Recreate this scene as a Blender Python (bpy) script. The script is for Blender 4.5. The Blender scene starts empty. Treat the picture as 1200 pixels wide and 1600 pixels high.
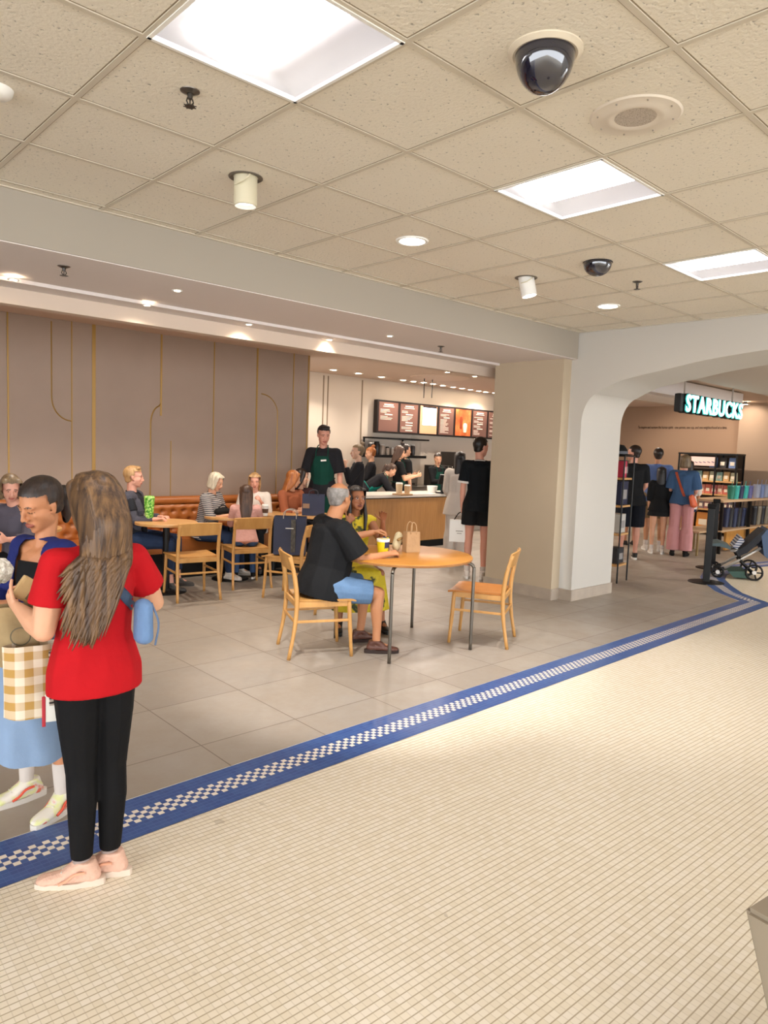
import bpy, bmesh, math, random
import numpy as np
from mathutils import Vector, Matrix, Euler
from mathutils.bvhtree import BVHTree
random.seed(7)
PI = math.pi
SC = bpy.context.scene
# ------------------------------------------------------------------ camera
CAM_H = 1.6
FPX = 1115.0
X_ = Vector((1190, -55, FPX)).normalized()
Y_ = Vector((-1060, -138, FPX)).normalized()
Y_ = (Y_ - X_ * X_.dot(Y_)).normalized()
Z_ = X_.cross(Y_)
right = Vector((X_.x, Y_.x, Z_.x)); down = Vector((X_.y, Y_.y, Z_.y)); fwd = Vector((X_.z, Y_.z, Z_.z))
cd = bpy.data.cameras.new('camera'); cam = bpy.data.objects.new('camera', cd)
SC.collection.objects.link(cam); SC.camera = cam
m = Matrix.Identity(4)
for i in range(3):
    m[i][0] = right[i]; m[i][1] = -down[i]; m[i][2] = -fwd[i]
m[2][3] = CAM_H
cam.matrix_world = m
cd.sensor_fit = 'VERTICAL'; cd.sensor_height = 24.0; cd.sensor_width = 18.0
cd.lens = FPX / 1600 * 24.0; cd.clip_start = 0.05; cd.clip_end = 100
# ------------------------------------------------------------------ world / exposure
w = bpy.data.worlds.new('world'); SC.world = w; w.use_nodes = True
w.node_tree.nodes['Background'].inputs[0].default_value = (0.93, 0.96, 1.0, 1)
w.node_tree.nodes['Background'].inputs[1].default_value = 2.7
SC.view_settings.view_transform = 'Standard'
try: SC.view_settings.look = 'None'
except Exception: pass
SC.view_settings.gamma = 1; SC.view_settings.use_curve_mapping = False
SC.view_settings.exposure = 1.36
COL = SC.collection
SUN = 1.0   # overall lamp multiplier

def ray(px, py):
    d = (right * (px - 600) + down * (py - 800) + fwd * FPX).normalized(); return d
def onz(px, py, z=0.0):
    d = ray(px, py); t = (z - CAM_H) / d.z; return Vector((d.x * t, d.y * t, z))
def onx(px, py, x):
    d = ray(px, py); t = x / d.x; return Vector((x, d.y * t, CAM_H + d.z * t))
def ony(px, py, y):
    d = ray(px, py); t = y / d.y; return Vector((d.x * t, y, CAM_H + d.z * t))
def atd(px, py, dist):
    d = ray(px, py); t = dist / math.hypot(d.x, d.y); return Vector((d.x * t, d.y * t, CAM_H + d.z * t))

# ------------------------------------------------------------------ materials
def srgb(c):
    if isinstance(c, str):
        c = c.lstrip('#'); c = [int(c[i:i+2], 16) / 255 for i in (0, 2, 4)]
    return tuple(((v / 12.92) if v <= 0.04045 else ((v + 0.055) / 1.055) ** 2.4) for v in c[:3]) + (1,)
_M = {}
def mat(name, col=None, rough=0.6, metal=0.0, emit=None, es=0.0, bump=0.0, bscale=40, var=0.0, vscale=5, spec=0.5, stretch=(1, 1, 1), trans=0.0, alpha=1.0, coat=0.0):
    if name in _M: return _M[name]
    M = bpy.data.materials.new(name); M.use_nodes = True; nt = M.node_tree
    b = nt.nodes['Principled BSDF']
    c = srgb(col) if col is not None else (0.8, 0.8, 0.8, 1)
    b.inputs['Base Color'].default_value = c; b.inputs['Roughness'].default_value = rough
    b.inputs['Metallic'].default_value = metal; b.inputs['Specular IOR Level'].default_value = spec
    if trans: b.inputs['Transmission Weight'].default_value = trans
    if alpha < 1: b.inputs['Alpha'].default_value = alpha
    if coat: b.inputs['Coat Weight'].default_value = coat
    if emit is not None:
        b.inputs['Emission Color'].default_value = srgb(emit); b.inputs['Emission Strength'].default_value = es
    if var or bump:
        tc = nt.nodes.new('ShaderNodeTexCoord'); mp = nt.nodes.new('ShaderNodeMapping'); mp.inputs['Scale'].default_value = stretch
        nt.links.new(tc.outputs['Object'], mp.inputs[0])
    if var:
        n = nt.nodes.new('ShaderNodeTexNoise'); n.inputs['Scale'].default_value = vscale; n.inputs['Detail'].default_value = 4
        nt.links.new(mp.outputs[0], n.inputs['Vector'])
        r = nt.nodes.new('ShaderNodeValToRGB'); r.color_ramp.elements[0].position = 0.3; r.color_ramp.elements[1].position = 0.7
        r.color_ramp.elements[0].color = tuple(max(0, v * (1 - var)) for v in c[:3]) + (1,)
        r.color_ramp.elements[1].color = tuple(min(1, v * (1 + var)) for v in c[:3]) + (1,)
        nt.links.new(n.outputs['Fac'], r.inputs[0]); nt.links.new(r.outputs[0], b.inputs['Base Color'])
    if bump:
        n = nt.nodes.new('ShaderNodeTexNoise'); n.inputs['Scale'].default_value = bscale; n.inputs['Detail'].default_value = 3
        nt.links.new(mp.outputs[0], n.inputs['Vector'])
        bu = nt.nodes.new('ShaderNodeBump'); bu.inputs['Strength'].default_value = bump; bu.inputs['Distance'].default_value = 0.02
        nt.links.new(n.outputs['Fac'], bu.inputs['Height']); nt.links.new(bu.outputs[0], b.inputs['Normal'])
    _M[name] = M; return M

class NT:
    """tiny node helper"""
    def __init__(s, name, rough=0.5):
        s.M = bpy.data.materials.new(name); s.M.use_nodes = True; s.t = s.M.node_tree; s.b = s.t.nodes['Principled BSDF']
        s.b.inputs['Roughness'].default_value = rough; _M[name] = s.M
    def n(s, typ, **kw):
        o = s.t.nodes.new(typ)
        for k, v in kw.items(): setattr(o, k, v)
        return o
    def l(s, a, b): s.t.links.new(a, b)
    def math(s, op, a, b=None, c=None):
        o = s.n('ShaderNodeMath', operation=op)
        for i, v in enumerate((a, b, c)):
            if v is None: continue
            if isinstance(v, (int, float)): o.inputs[i].default_value = v
            else: s.l(v, o.inputs[i])
        return o.outputs[0]
    def mix(s, f, a, b, mode='MIX'):
        o = s.n('ShaderNodeMix', data_type='RGBA', blend_type=mode)
        if isinstance(f, (int, float)): o.inputs[0].default_value = f
        else: s.l(f, o.inputs[0])
        for i, v in ((6, a), (7, b)):
            if isinstance(v, tuple): o.inputs[i].default_value = v
            else: s.l(v, o.inputs[i])
        return o.outputs[2]
    def obj(s, rot=0.0, loc=(0, 0, 0), scale=(1, 1, 1), out='Object'):
        tc = s.n('ShaderNodeTexCoord'); mp = s.n('ShaderNodeMapping')
        mp.inputs['Rotation'].default_value = (0, 0, rot); mp.inputs['Location'].default_value = loc; mp.inputs['Scale'].default_value = scale
        s.l(tc.outputs[out], mp.inputs[0]); return mp.outputs[0]
    def noise(s, vec, scale, detail=3, rough=0.5):
        o = s.n('ShaderNodeTexNoise'); o.inputs['Scale'].default_value = scale; o.inputs['Detail'].default_value = detail; o.inputs['Roughness'].default_value = rough
        s.l(vec, o.inputs['Vector']); return o.outputs['Fac']
    def ramp(s, f, stops):
        o = s.n('ShaderNodeValToRGB'); cr = o.color_ramp
        while len(cr.elements) < len(stops): cr.elements.new(0.5)
        for e, (p, c) in zip(cr.elements, stops): e.position = p; e.color = c
        s.l(f, o.inputs[0]); return o.outputs[0]
    def bump(s, h, st=0.3, dist=0.01):
        o = s.n('ShaderNodeBump'); o.inputs['Strength'].default_value = st; o.inputs['Distance'].default_value = dist
        s.l(h, o.inputs['Height']); s.l(o.outputs[0], s.b.inputs['Normal'])
    def base(s, c): s.l(c, s.b.inputs['Base Color'])

def g(v): return (v, v, v, 1)

# ceiling tile: 0.61 m grid with dark reveal beside the T-bars and worm-hole specks
k = NT('ceiling_tile', 0.9); v = k.obj()
sx = k.n('ShaderNodeSeparateXYZ'); k.l(v, sx.inputs[0])
n1 = k.noise(v, 62, 2); n2 = k.noise(v, 2.0, 2)
spk = k.ramp(n1, [(0.29, g(0.55)), (0.36, g(1.0))])
basec = k.mix(n2, srgb('#dcd3c2'), srgb('#e0d8c8'))
c = k.mix(1.0, basec, spk, 'MULTIPLY')
def edge(o, off):
    f = k.math('FRACT', k.math('DIVIDE', k.math('SUBTRACT', o, off), 0.61))
    return k.math('ABSOLUTE', k.math('SUBTRACT', f, 0.5))
e = k.math('MAXIMUM', edge(sx.outputs[0], 1.08), edge(sx.outputs[1], 1.765))
ln = k.math('GREATER_THAN', e, 0.5 - 0.0265)
k.base(k.mix(ln, c, srgb('#8a7b64'))); k.bump(n1, 0.35, 0.01)
# pale mosaic
k = NT('cream_mosaic', 0.33); v = k.obj(rot=math.radians(2.3)); p = 0.0262
sx = k.n('ShaderNodeSeparateXYZ'); k.l(v, sx.inputs[0])
def cell(o): return k.math('DIVIDE', o, p)
fx = k.math('ABSOLUTE', k.math('SUBTRACT', k.math('FRACT', cell(sx.outputs[0])), 0.5))
fy = k.math('ABSOLUTE', k.math('SUBTRACT', k.math('FRACT', cell(sx.outputs[1])), 0.5))
lx = k.ramp(fx, [(0.42, g(0)), (0.49, g(0.33))]); ly = k.ramp(fy, [(0.385, g(0)), (0.47, g(0.95))])
cb = k.n('ShaderNodeCombineXYZ'); k.l(k.math('FLOOR', cell(sx.outputs[0])), cb.inputs[0]); k.l(k.math('FLOOR', cell(sx.outputs[1])), cb.inputs[1])
wn = k.n('ShaderNodeTexWhiteNoise', noise_dimensions='2D'); k.l(cb.outputs[0], wn.inputs['Vector'])
tile = k.ramp(wn.outputs['Value'], [(0.0, srgb('#dfd5bf')), (0.5, srgb('#e5dcc8')), (1.0, srgb('#e8e0d0'))])
big = k.noise(v, 2.2, 3); tile = k.mix(k.math('MULTIPLY', big, 0.25), tile, srgb('#d6c8b4'))
spot = k.ramp(k.noise(v, 9, 2), [(0.24, g(1)), (0.262, g(0))])
gr = k.math('MAXIMUM', lx, ly)
k.base(k.mix(k.math('MULTIPLY', spot, 0.3), k.mix(gr, tile, srgb('#a09071')), srgb('#80715a')))
# blue/checker border: uv.x in tiles along, uv.y in tiles across (0..12)
k = NT('blue_border', 0.35)
uvn = k.n('ShaderNodeUVMap'); uvn.uv_map = 'UVMap'; sx = k.n('ShaderNodeSeparateXYZ'); k.l(uvn.outputs[0], sx.inputs[0])
U, V = sx.outputs[0], sx.outputs[1]
fu, fv = k.math('FLOOR', U), k.math('FLOOR', V)
chk = k.math('MODULO', k.math('ADD', fu, fv), 2.0)
inb = k.math('MULTIPLY', k.math('GREATER_THAN', V, 4.0), k.math('LESS_THAN', V, 8.0))
white = k.math('MULTIPLY', chk, inb)
au = k.math('ABSOLUTE', k.math('SUBTRACT', k.math('FRACT', U), 0.5)); av = k.math('ABSOLUTE', k.math('SUBTRACT', k.math('FRACT', V), 0.5))
gl = k.math('MAXIMUM', k.ramp(au, [(0.42, g(0)), (0.49, g(0.25))]), k.ramp(av, [(0.40, g(0)), (0.48, g(0.55))]))
cb = k.n('ShaderNodeCombineXYZ'); k.l(fu, cb.inputs[0]); k.l(fv, cb.inputs[1])
wn = k.n('ShaderNodeTexWhiteNoise', noise_dimensions='2D'); k.l(cb.outputs[0], wn.inputs['Vector'])
blue = k.mix(wn.outputs['Value'], srgb('#2c4a85'), srgb('#375890'))
tl = k.mix(white, blue, srgb('#e2d9ca'))
grc = k.mix(white, srgb('#5f7bb0'), srgb('#7c7466'))
k.base(k.mix(gl, tl, grc))
# grey stone tiles
k = NT('grey_stone', 0.42); v = k.obj(rot=math.radians(0.6), loc=(-0.0, 0, 0))
sx = k.n('ShaderNodeSeparateXYZ'); k.l(v, sx.inputs[0])
ux = k.math('DIVIDE', k.math('SUBTRACT', sx.outputs[0], 1.80), 0.607); uy = k.math('DIVIDE', k.math('SUBTRACT', sx.outputs[1], 3.31), 0.632)
ax = k.math('ABSOLUTE', k.math('SUBTRACT', k.math('FRACT', ux), 0.5)); ay = k.math('ABSOLUTE', k.math('SUBTRACT', k.math('FRACT', uy), 0.5))
gl = k.math('GREATER_THAN', k.math('MAXIMUM', ax, ay), 0.4945)
cb = k.n('ShaderNodeCombineXYZ'); k.l(k.math('FLOOR', ux), cb.inputs[0]); k.l(k.math('FLOOR', uy), cb.inputs[1])
wn = k.n('ShaderNodeTexWhiteNoise', noise_dimensions='2D'); k.l(cb.outputs[0], wn.inputs['Vector'])
tl = k.mix(wn.outputs['Value'], srgb('#948d85'), srgb('#a19a91'))
cl = k.noise(v, 2.6, 6, 0.62); tl = k.mix(k.ramp(cl, [(0.3, g(0)), (0.7, g(0.5))]), tl, srgb('#948572'))
fn = k.noise(v, 45, 3); tl = k.mix(k.math('MULTIPLY', fn, 0.18), tl, srgb('#80715f'))
k.base(k.mix(gl, tl, srgb('#6f6458')))
rr = k.ramp(cl, [(0.3, g(0.34)), (0.7, g(0.55))]); k.l(rr, k.b.inputs['Roughness'])
# oak
def oak(name, a, b_, sc=(1, 1, 1), rough=0.38):
    k = NT(name, rough); v = k.obj(scale=sc)
    n = k.noise(v, 14, 5, 0.6); n2 = k.noise(v, 2.5, 2)
    c = k.mix(k.ramp(n, [(0.35, g(0)), (0.65, g(1))]), srgb(a), srgb(b_)); k.base(k.mix(k.math('MULTIPLY', n2, 0.3), c, srgb(a)))
    return k.M
OAK = oak('oak', '#b98748', '#c99858', (1, 1, 0.15)); OAK_T = oak('oak_table', '#b0752f', '#c0843c', (0.2, 1.6, 1), 0.3); OAK_C = oak('oak_panel', '#a9773f', '#bd8a50', (6, 6, 0.25), 0.45)
OAK_P = oak('oak_pale', '#c3935a', '#d2a36b', (0.3, 1.5, 1), 0.3)

WALL = mat('wall_paint', '#cdc0a9', 0.85, bump=0.05, bscale=90)
WHITEP = mat('white_paint', '#beb9b0', 0.8, bump=0.04, bscale=90)
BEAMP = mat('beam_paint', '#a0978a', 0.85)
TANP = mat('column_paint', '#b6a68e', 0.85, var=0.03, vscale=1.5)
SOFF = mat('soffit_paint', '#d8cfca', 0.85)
MURAL = mat('mural_taupe', '#a18d7e', 0.8, var=0.03, vscale=3)
GOLD = mat('gold_line', '#a88444', 0.45, metal=0.35)
KITW = mat('kitchen_wall', '#d6c9b9', 0.8)
SHOPW = mat('shop_wall', '#a98b72', 0.85)
TBAR = mat('tbar', '#c6bcaa', 0.6)
WHITE = mat('white_enamel', '#e8e6e0', 0.4)
BLACK = mat('black_metal', '#0b0b0b', 0.45, spec=.3)
DARK = mat('dark_matte', '#121110', 0.75, spec=.25)
STEEL = mat('steel', '#8f8d88', 0.3, metal=0.9)
TUBE = mat('leg_tube', '#6f6a62', 0.28, metal=0.85)
STONEB = mat('baseboard_stone', '#a79a8b', 0.5, var=0.1, vscale=6)

# ------------------------------------------------------------------ mesh helpers
def new_obj(name, me, mt=None, parent=None):
    o = bpy.data.objects.new(name, me); COL.objects.link(o)
    if mt is not None:
        me.materials.clear(); me.materials.append(mt)
    if parent is not None: o.parent = parent
    return o
def obj(name, bm, mt=None, parent=None, smooth=False, mats=None):
    me = bpy.data.meshes.new(name)
    bmesh.ops.recalc_face_normals(bm, faces=bm.faces)
    if smooth:
        for f in bm.faces: f.smooth = True
        if smooth == 'auto':
            for e in bm.edges:
                if len(e.link_faces) == 2 and e.calc_face_angle(0) > 0.6: e.smooth = False
    bm.to_mesh(me); bm.free()
    if mats:
        for x in mats: me.materials.append(x)
        o = bpy.data.objects.new(name, me); COL.objects.link(o)
        if parent is not None: o.parent = parent
        return o
    return new_obj(name, me, mt, parent)
def thing(name, label, cat, loc=(0, 0, 0), rz=0, group=None, rot=None):
    o = bpy.data.objects.new(name, None); COL.objects.link(o); o.location = loc
    o.rotation_euler = rot if rot is not None else (0, 0, rz); o.empty_display_size = 0.1
    return tag(o, label, cat, group)
def tag(o, label, cat, group=None, kind=None):
    o['label'] = label; o['category'] = cat
    if group: o['group'] = group
    if kind: o['kind'] = kind
    return o
def struct(name, bm, mt, smooth=False, label=None, cat=None):
    o = obj(name, bm, mt, smooth=smooth); o['kind'] = 'structure'
    o['label'] = label or name.replace('_', ' ') + ' of the cafe'; o['category'] = cat or name.split('_')[0]
    return o
def NB(): return bmesh.new()
def box(bm, c, s, bev=0, rot=None, mi=0, taper=None):
    r = bmesh.ops.create_cube(bm, size=1); vs = r['verts']
    for v_ in vs:
        t = 1.0
        x, y, z = v_.co
        if taper and z < 0: x *= taper; y *= taper
        v_.co = Vector((x * s[0], y * s[1], z * s[2]))
    if bev:
        es = list({e for v_ in vs for e in v_.link_edges})
        q = bmesh.ops.bevel(bm, geom=es, offset=bev, segments=2, affect='EDGES', profile=0.7)
        vs = list({v_ for f in q['faces'] for v_ in f.verts} | {v_ for v_ in vs if v_.is_valid})
        vs = _island(vs)
    M = Matrix.Translation(Vector(c)) @ (rot.to_4x4() if rot is not None else Matrix.Identity(4))
    for v_ in vs: v_.co = M @ v_.co
    if mi:
        for f in {f for v_ in vs for f in v_.link_faces}: f.material_index = mi
    return vs
def _island(vs):
    seen = set(vs); st = list(vs)
    while st:
        v_ = st.pop()
        for e in v_.link_edges:
            o = e.other_vert(v_)
            if o not in seen: seen.add(o); st.append(o)
    return list(seen)
def cyl(bm, a, b, ra, rb=None, seg=16, cap=True):
    a = Vector(a); b = Vector(b); rb = ra if rb is None else rb
    d = (b - a); L = d.length
    M = Matrix.Translation((a + b) / 2) @ d.to_track_quat('Z', 'Y').to_matrix().to_4x4()
    return bmesh.ops.create_cone(bm, cap_ends=cap, segments=seg, radius1=ra, radius2=rb, depth=L, matrix=M)['verts']
def sph(bm, c, r, seg=16, rot=None):
    r = (r, r, r) if isinstance(r, (int, float)) else r
    M = Matrix.Translation(Vector(c)) @ (rot.to_4x4() if rot is not None else Matrix.Identity(4)) @ Matrix.Diagonal((*r, 1))
    return bmesh.ops.create_uvsphere(bm, u_segments=seg, v_segments=max(6, seg // 2 + 2), radius=1, matrix=M)['verts']
def tube(bm, pts, r, seg=8, closed=False, flat=None):
    pts = [Vector(p_) for p_ in pts]; rings = []
    n = len(pts); prev = None
    for i, p_ in enumerate(pts):
        if closed: t = (pts[(i + 1) % n] - pts[i - 1]).normalized()
        else: t = (pts[min(i + 1, n - 1)] - pts[max(i - 1, 0)]).normalized()
        if prev is None:
            a = Vector((0, 0, 1)) if abs(t.z) < 0.9 else Vector((1, 0, 0)); nrm = (a - t * a.dot(t)).normalized()
        else:
            nrm = (prev - t * prev.dot(t)).normalized()
        prev = nrm; bn = t.cross(nrm)
        rr = r[i] if isinstance(r, (list, tuple)) else r
        fl = flat or 1.0
        rings.append([bm.verts.new(p_ + nrm * math.cos(2 * PI * j / seg) * rr + bn * math.sin(2 * PI * j / seg) * rr * fl) for j in range(seg)])
    for i in range(n if closed else n - 1):
        A, B = rings[i], rings[(i + 1) % n]
        for j in range(seg): bm.faces.new((A[j], A[(j + 1) % seg], B[(j + 1) % seg], B[j]))
    if not closed:
        bm.faces.new(rings[0][::-1]); bm.faces.new(rings[-1])
    return rings
def arc(pts, n=6):
    """catmull-rom resample"""
    P_ = [Vector(p_) for p_ in pts]; out = []
    Q = [P_[0] * 2 - P_[1]] + P_ + [P_[-1] * 2 - P_[-2]]
    for i in range(1, len(Q) - 2):
        for j in range(n):
            t = j / n; a, b, c_, d = Q[i-1], Q[i], Q[i+1], Q[i+2]
            out.append(0.5 * ((2 * b) + (c_ - a) * t + (2 * a - 5 * b + 4 * c_ - d) * t * t + (3 * b - a - 3 * c_ + d) * t ** 3))
    out.append(P_[-1]); return out
def lathe(bm, prof, seg=24, c=(0, 0, 0), M=None):
    rings = []
    for r, z in prof:
        if r < 1e-6: rings.append([bm.verts.new((0, 0, z))])
        else: rings.append([bm.verts.new((r * math.cos(2 * PI * j / seg), r * math.sin(2 * PI * j / seg), z)) for j in range(seg)])
    for A, B in zip(rings, rings[1:]):
        for j in range(seg):
            q = [A[j % len(A)], A[(j + 1) % len(A)], B[(j + 1) % len(B)], B[j % len(B)]]
            u = []
            for x in q:
                if x not in u: u.append(x)
            if len(u) >= 3: bm.faces.new(u)
    T = Matrix.Translation(Vector(c)) @ (M.to_4x4() if M is not None else Matrix.Identity(4))
    for R in rings:
        for v_ in R: v_.co = T @ v_.co
def prism(bm, poly, z0, z1):
    A = [bm.verts.new((x, y, z0)) for x, y in poly]; B = [bm.verts.new((x, y, z1)) for x, y in poly]
    n = len(poly); bm.faces.new(A[::-1]); bm.faces.new(B)
    for i in range(n): bm.faces.new((A[i], A[(i + 1) % n], B[(i + 1) % n], B[i]))
def extr(bm, poly3, off):
    A = [bm.verts.new(p_) for p_ in poly3]; B = [bm.verts.new(Vector(p_) + Vector(off)) for p_ in poly3]
    n = len(A); bm.faces.new(A[::-1]); bm.faces.new(B)
    for i in range(n): bm.faces.new((A[i], A[(i + 1) % n], B[(i + 1) % n], B[i]))
def copy_tree(o, parent=None):
    c_ = o.copy(); COL.objects.link(c_); c_.parent = parent
    for ch in o.children: copy_tree(ch, c_)
    return c_
def text_mesh(s, size, extrude=0.0, offset=0.0, font_scale=1.0):
    cu = bpy.data.curves.new('txt', 'FONT'); cu.body = s; cu.size = size; cu.extrude = extrude; cu.offset = offset; cu.align_x = 'CENTER'; cu.align_y = 'CENTER'; cu.resolution_u = 3; cu.space_character = 1.0 if len(s) > 20 else 1.12
    o = bpy.data.objects.new('txt', cu); SCR.collection.objects.link(o)
    me = evaluated(o)
    SCR.collection.objects.unlink(o); bpy.data.objects.remove(o); bpy.data.curves.remove(cu)
    return me
SCR = bpy.data.scenes.new('scratch')
def evaluated(o):
    with bpy.context.temp_override(scene=SCR, view_layer=SCR.view_layers[0]):
        dg = bpy.context.evaluated_depsgraph_get(); dg.update()
        return bpy.data.meshes.new_from_object(o.evaluated_get(dg), depsgraph=dg)

def spot(name, loc, target, power, size=60, r=0.05, col=(1, 0.88, 0.75), blend=0.6):
    l = bpy.data.lights.new(name, 'SPOT'); l.energy = power * SUN; l.spot_size = math.radians(size); l.spot_blend = blend; l.shadow_soft_size = r; l.color = col
    o = bpy.data.objects.new(name, l); COL.objects.link(o); o.location = loc
    o.rotation_euler = (Vector(target) - Vector(loc)).to_track_quat('-Z', 'Y').to_euler(); return o
# ================================================================== STRUCTURE
CZ = 2.92; SZ = 2.64; KZ = 2.88
# floors
bm = NB(); prism(bm, [(-9, -9), (24, -9), (24, 14), (-9, 14)], -0.12, 0.0); struct('floor', bm, mat('slab', '#9a8f80', 0.6) and _M['grey_stone'], label='grey stone tile floor of the cafe seating area')
def band_pts():
    a0, a1 = 2.628, 0.0128
    L = [(-9, a0 - 9 * a1), (8.33, a0 + 8.33 * a1)]
    return L
W_ = 0.314
low = [Vector((-8.9, 2.50)), Vector((0.7, 2.634)), Vector((2.6, 2.672)), Vector((8.72, 2.76))]
cur = [Vector(p_) for p_ in [(8.72, 2.76), (8.92, 3.02), (9.12, 3.24), (9.52, 3.52), (9.95, 3.77), (10.35, 3.90), (10.8, 3.97), (11.35, 3.96), (12.1, 3.84), (13.5, 3.55), (16.9, 2.9)]]
def offs(P_, w_):
    out = []
    for i in range(len(P_)):
        if i == 0: d = (P_[1] - P_[0]).normalized(); n_ = Vector((-d.y, d.x)); out.append(P_[i] + n_ * w_)
        elif i == len(P_) - 1: d = (P_[-1] - P_[-2]).normalized(); n_ = Vector((-d.y, d.x)); out.append(P_[i] + n_ * w_)
        else:
            d1 = (P_[i] - P_[i-1]).normalized(); d2 = (P_[i+1] - P_[i]).normalized(); t = (d1 + d2).normalized(); n_ = Vector((-t.y, t.x))
            out.append(P_[i] + n_ * w_ / max(0.3, n_.dot(Vector((-d1.y, d1.x)))))
    return out
full = low + cur[1:]; up = offs(full, W_)
bm = NB(); poly = [(-8.9, -8.9), (16.9, -8.9)] + [(p_.x, p_.y) for p_ in full[::-1]]; prism(bm, poly, -0.01, 0.004)
struct('floor_mosaic', bm, _M['cream_mosaic'], label='cream mosaic tile floor of the mall walkway')
bm = NB(); uv = bm.loops.layers.uv.new('UVMap'); s_ = 0
for i in range(len(full) - 1):
    a, b, c_, d = full[i], full[i+1], up[i+1], up[i]
    L = ((b - a).length + (c_ - d).length) / 2; nseg = max(1, int(L / 0.3))
    for j in range(nseg):
        t0, t1 = j / nseg, (j + 1) / nseg
        q = [a.lerp(b, t0), a.lerp(b, t1), d.lerp(c_, t1), d.lerp(c_, t0)]
        f = bm.faces.new([bm.verts.new((x.x, x.y, 0.006)) for x in q])
        for lp, (u_, v_) in zip(f.loops, [(s_ + L * t0, 0), (s_ + L * t1, 0), (s_ + L * t1, 12), (s_ + L * t0, 12)]): lp[uv].uv = (u_ / 0.0262 + 4000, v_)
    s_ += L
bmesh.ops.remove_doubles(bm, verts=bm.verts, dist=1e-4)
struct('trim_1', bm, _M['blue_border'], label='blue mosaic border with white checker stripe crossing the floor', cat='floor border')
bm = NB()
tube(bm, [(p_.x, p_.y, 0.004) for p_ in up], 0.003, 4)
struct('trim_2', bm, mat('edge_strip', '#c9c2b5', 0.4, metal=0.4), label='thin metal edge strip along the blue border', cat='edge strip')
# main ceiling with recess holes for the troffers
TROFF = [(1.08 + 1.83 * i, y0) for i in range(-3, 6) for y0 in (1.765,) if 1.08 + 1.83 * i < 6.4] + [(-0.75 + 1.83 * i, -1.895) for i in range(-2, 6)]
def in_tr(x, y): return any(a - .01 < x < a + .6 and b - .01 < y < b + .6 for a, b in TROFF)
bm = NB(); xs = [1.08 + 0.61 * i for i in range(-17, 10)] ; ys = [1.765 + 0.61 * i for i in range(-17, 5)]
xs2 = xs[:-1] + [6.84] if xs[-1] > 6.84 else xs + [6.84]
xs2 = [x for x in xs2 if x <= 6.84]; ys2 = [y for y in ys if y < 4.3] + [4.3]
vc = {}
def V_(x, y):
    if (x, y) not in vc: vc[(x, y)] = bm.verts.new((x, y, CZ))
    return vc[(x, y)]
for i in range(len(xs2) - 1):
    for j in range(len(ys2) - 1):
        if in_tr(xs2[i] + .1, ys2[j] + .1): continue
        bm.faces.new([V_(xs2[i], ys2[j]), V_(xs2[i+1], ys2[j]), V_(xs2[i+1], ys2[j+1]), V_(xs2[i], ys2[j+1])])
struct('ceiling', bm, _M['ceiling_tile'], label='suspended ceiling of square speckled tiles')
bm = NB(); prism(bm, [(-9, -9), (6.9, -9), (6.9, 4.4), (-9, 4.4)], CZ + 0.25, CZ + 0.3); struct('ceiling_slab', bm, DARK, label='dark slab above the suspended tiles')
bm = NB()
for x in xs2: box(bm, (x, (ys2[0] + 4.3) / 2, CZ - 0.001), (0.022, 4.3 - ys2[0], 0.006))
for y in ys2[:-1]: box(bm, ((xs2[0] + 6.84) / 2, y, CZ - 0.001), (6.84 - xs2[0], 0.022, 0.0065))
box(bm, ((xs2[0] + 6.84) / 2, 4.29, CZ - 0.002), (6.84 - xs2[0], 0.02, 0.008)); box(bm, (6.83, (ys2[0] + 4.3) / 2, CZ - 0.002), (0.02, 4.3 - ys2[0], 0.008))
struct('trim_3', bm, TBAR, label='metal grid bars between the ceiling tiles', cat='ceiling grid')
# beam + soffit + fascia
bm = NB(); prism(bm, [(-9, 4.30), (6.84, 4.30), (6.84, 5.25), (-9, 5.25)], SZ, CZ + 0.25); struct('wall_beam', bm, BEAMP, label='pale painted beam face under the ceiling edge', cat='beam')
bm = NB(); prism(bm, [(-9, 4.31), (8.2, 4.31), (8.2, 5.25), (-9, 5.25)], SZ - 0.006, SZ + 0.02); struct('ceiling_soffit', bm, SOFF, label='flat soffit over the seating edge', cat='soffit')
bm = NB(); prism(bm, [(-9, 5.24), (14, 5.24), (14, 5.47), (-9, 5.47)], SZ - 0.03, SZ + 0.22); struct('ceiling_soffit_strip', bm, SOFF, label='narrow soffit strip holding the small downlights', cat='soffit')
bm = NB(); prism(bm, [(-9, 5.46), (14, 5.46), (14, 5.56), (-9, 5.56)], 2.50, KZ + 0.05); struct('wall_fascia', bm, mat('fascia_paint', '#cbb9a8', 0.8), label='narrow lit fascia above the seating recess', cat='fascia')
bm = NB(); prism(bm, [(-9, 5.5), (8.2, 5.5), (8.2, 10.2), (-9, 10.2)], KZ, KZ + 0.06); struct('ceiling_cafe', bm, mat('cafe_ceiling', '#ccb5a2', 0.85), label='smooth ceiling over the cafe counter')
bm = NB(); prism(bm, [(8.2, 4.2), (17.4, 4.2), (17.4, 10.2), (8.2, 10.2)], KZ, KZ + 0.06); struct('ceiling_shop', bm, _M['cafe_ceiling'], label='smooth ceiling over the merchandise area')
bm = NB(); prism(bm, [(7.65, -4), (17.4, -4), (17.4, 4.25), (7.65, 4.25)], SZ + 0.03, KZ + 0.02); struct('ceiling_lobby', bm, mat('lobby_ceiling', '#b9aea2', 0.85), label='lower painted ceiling beyond the arch')
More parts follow.
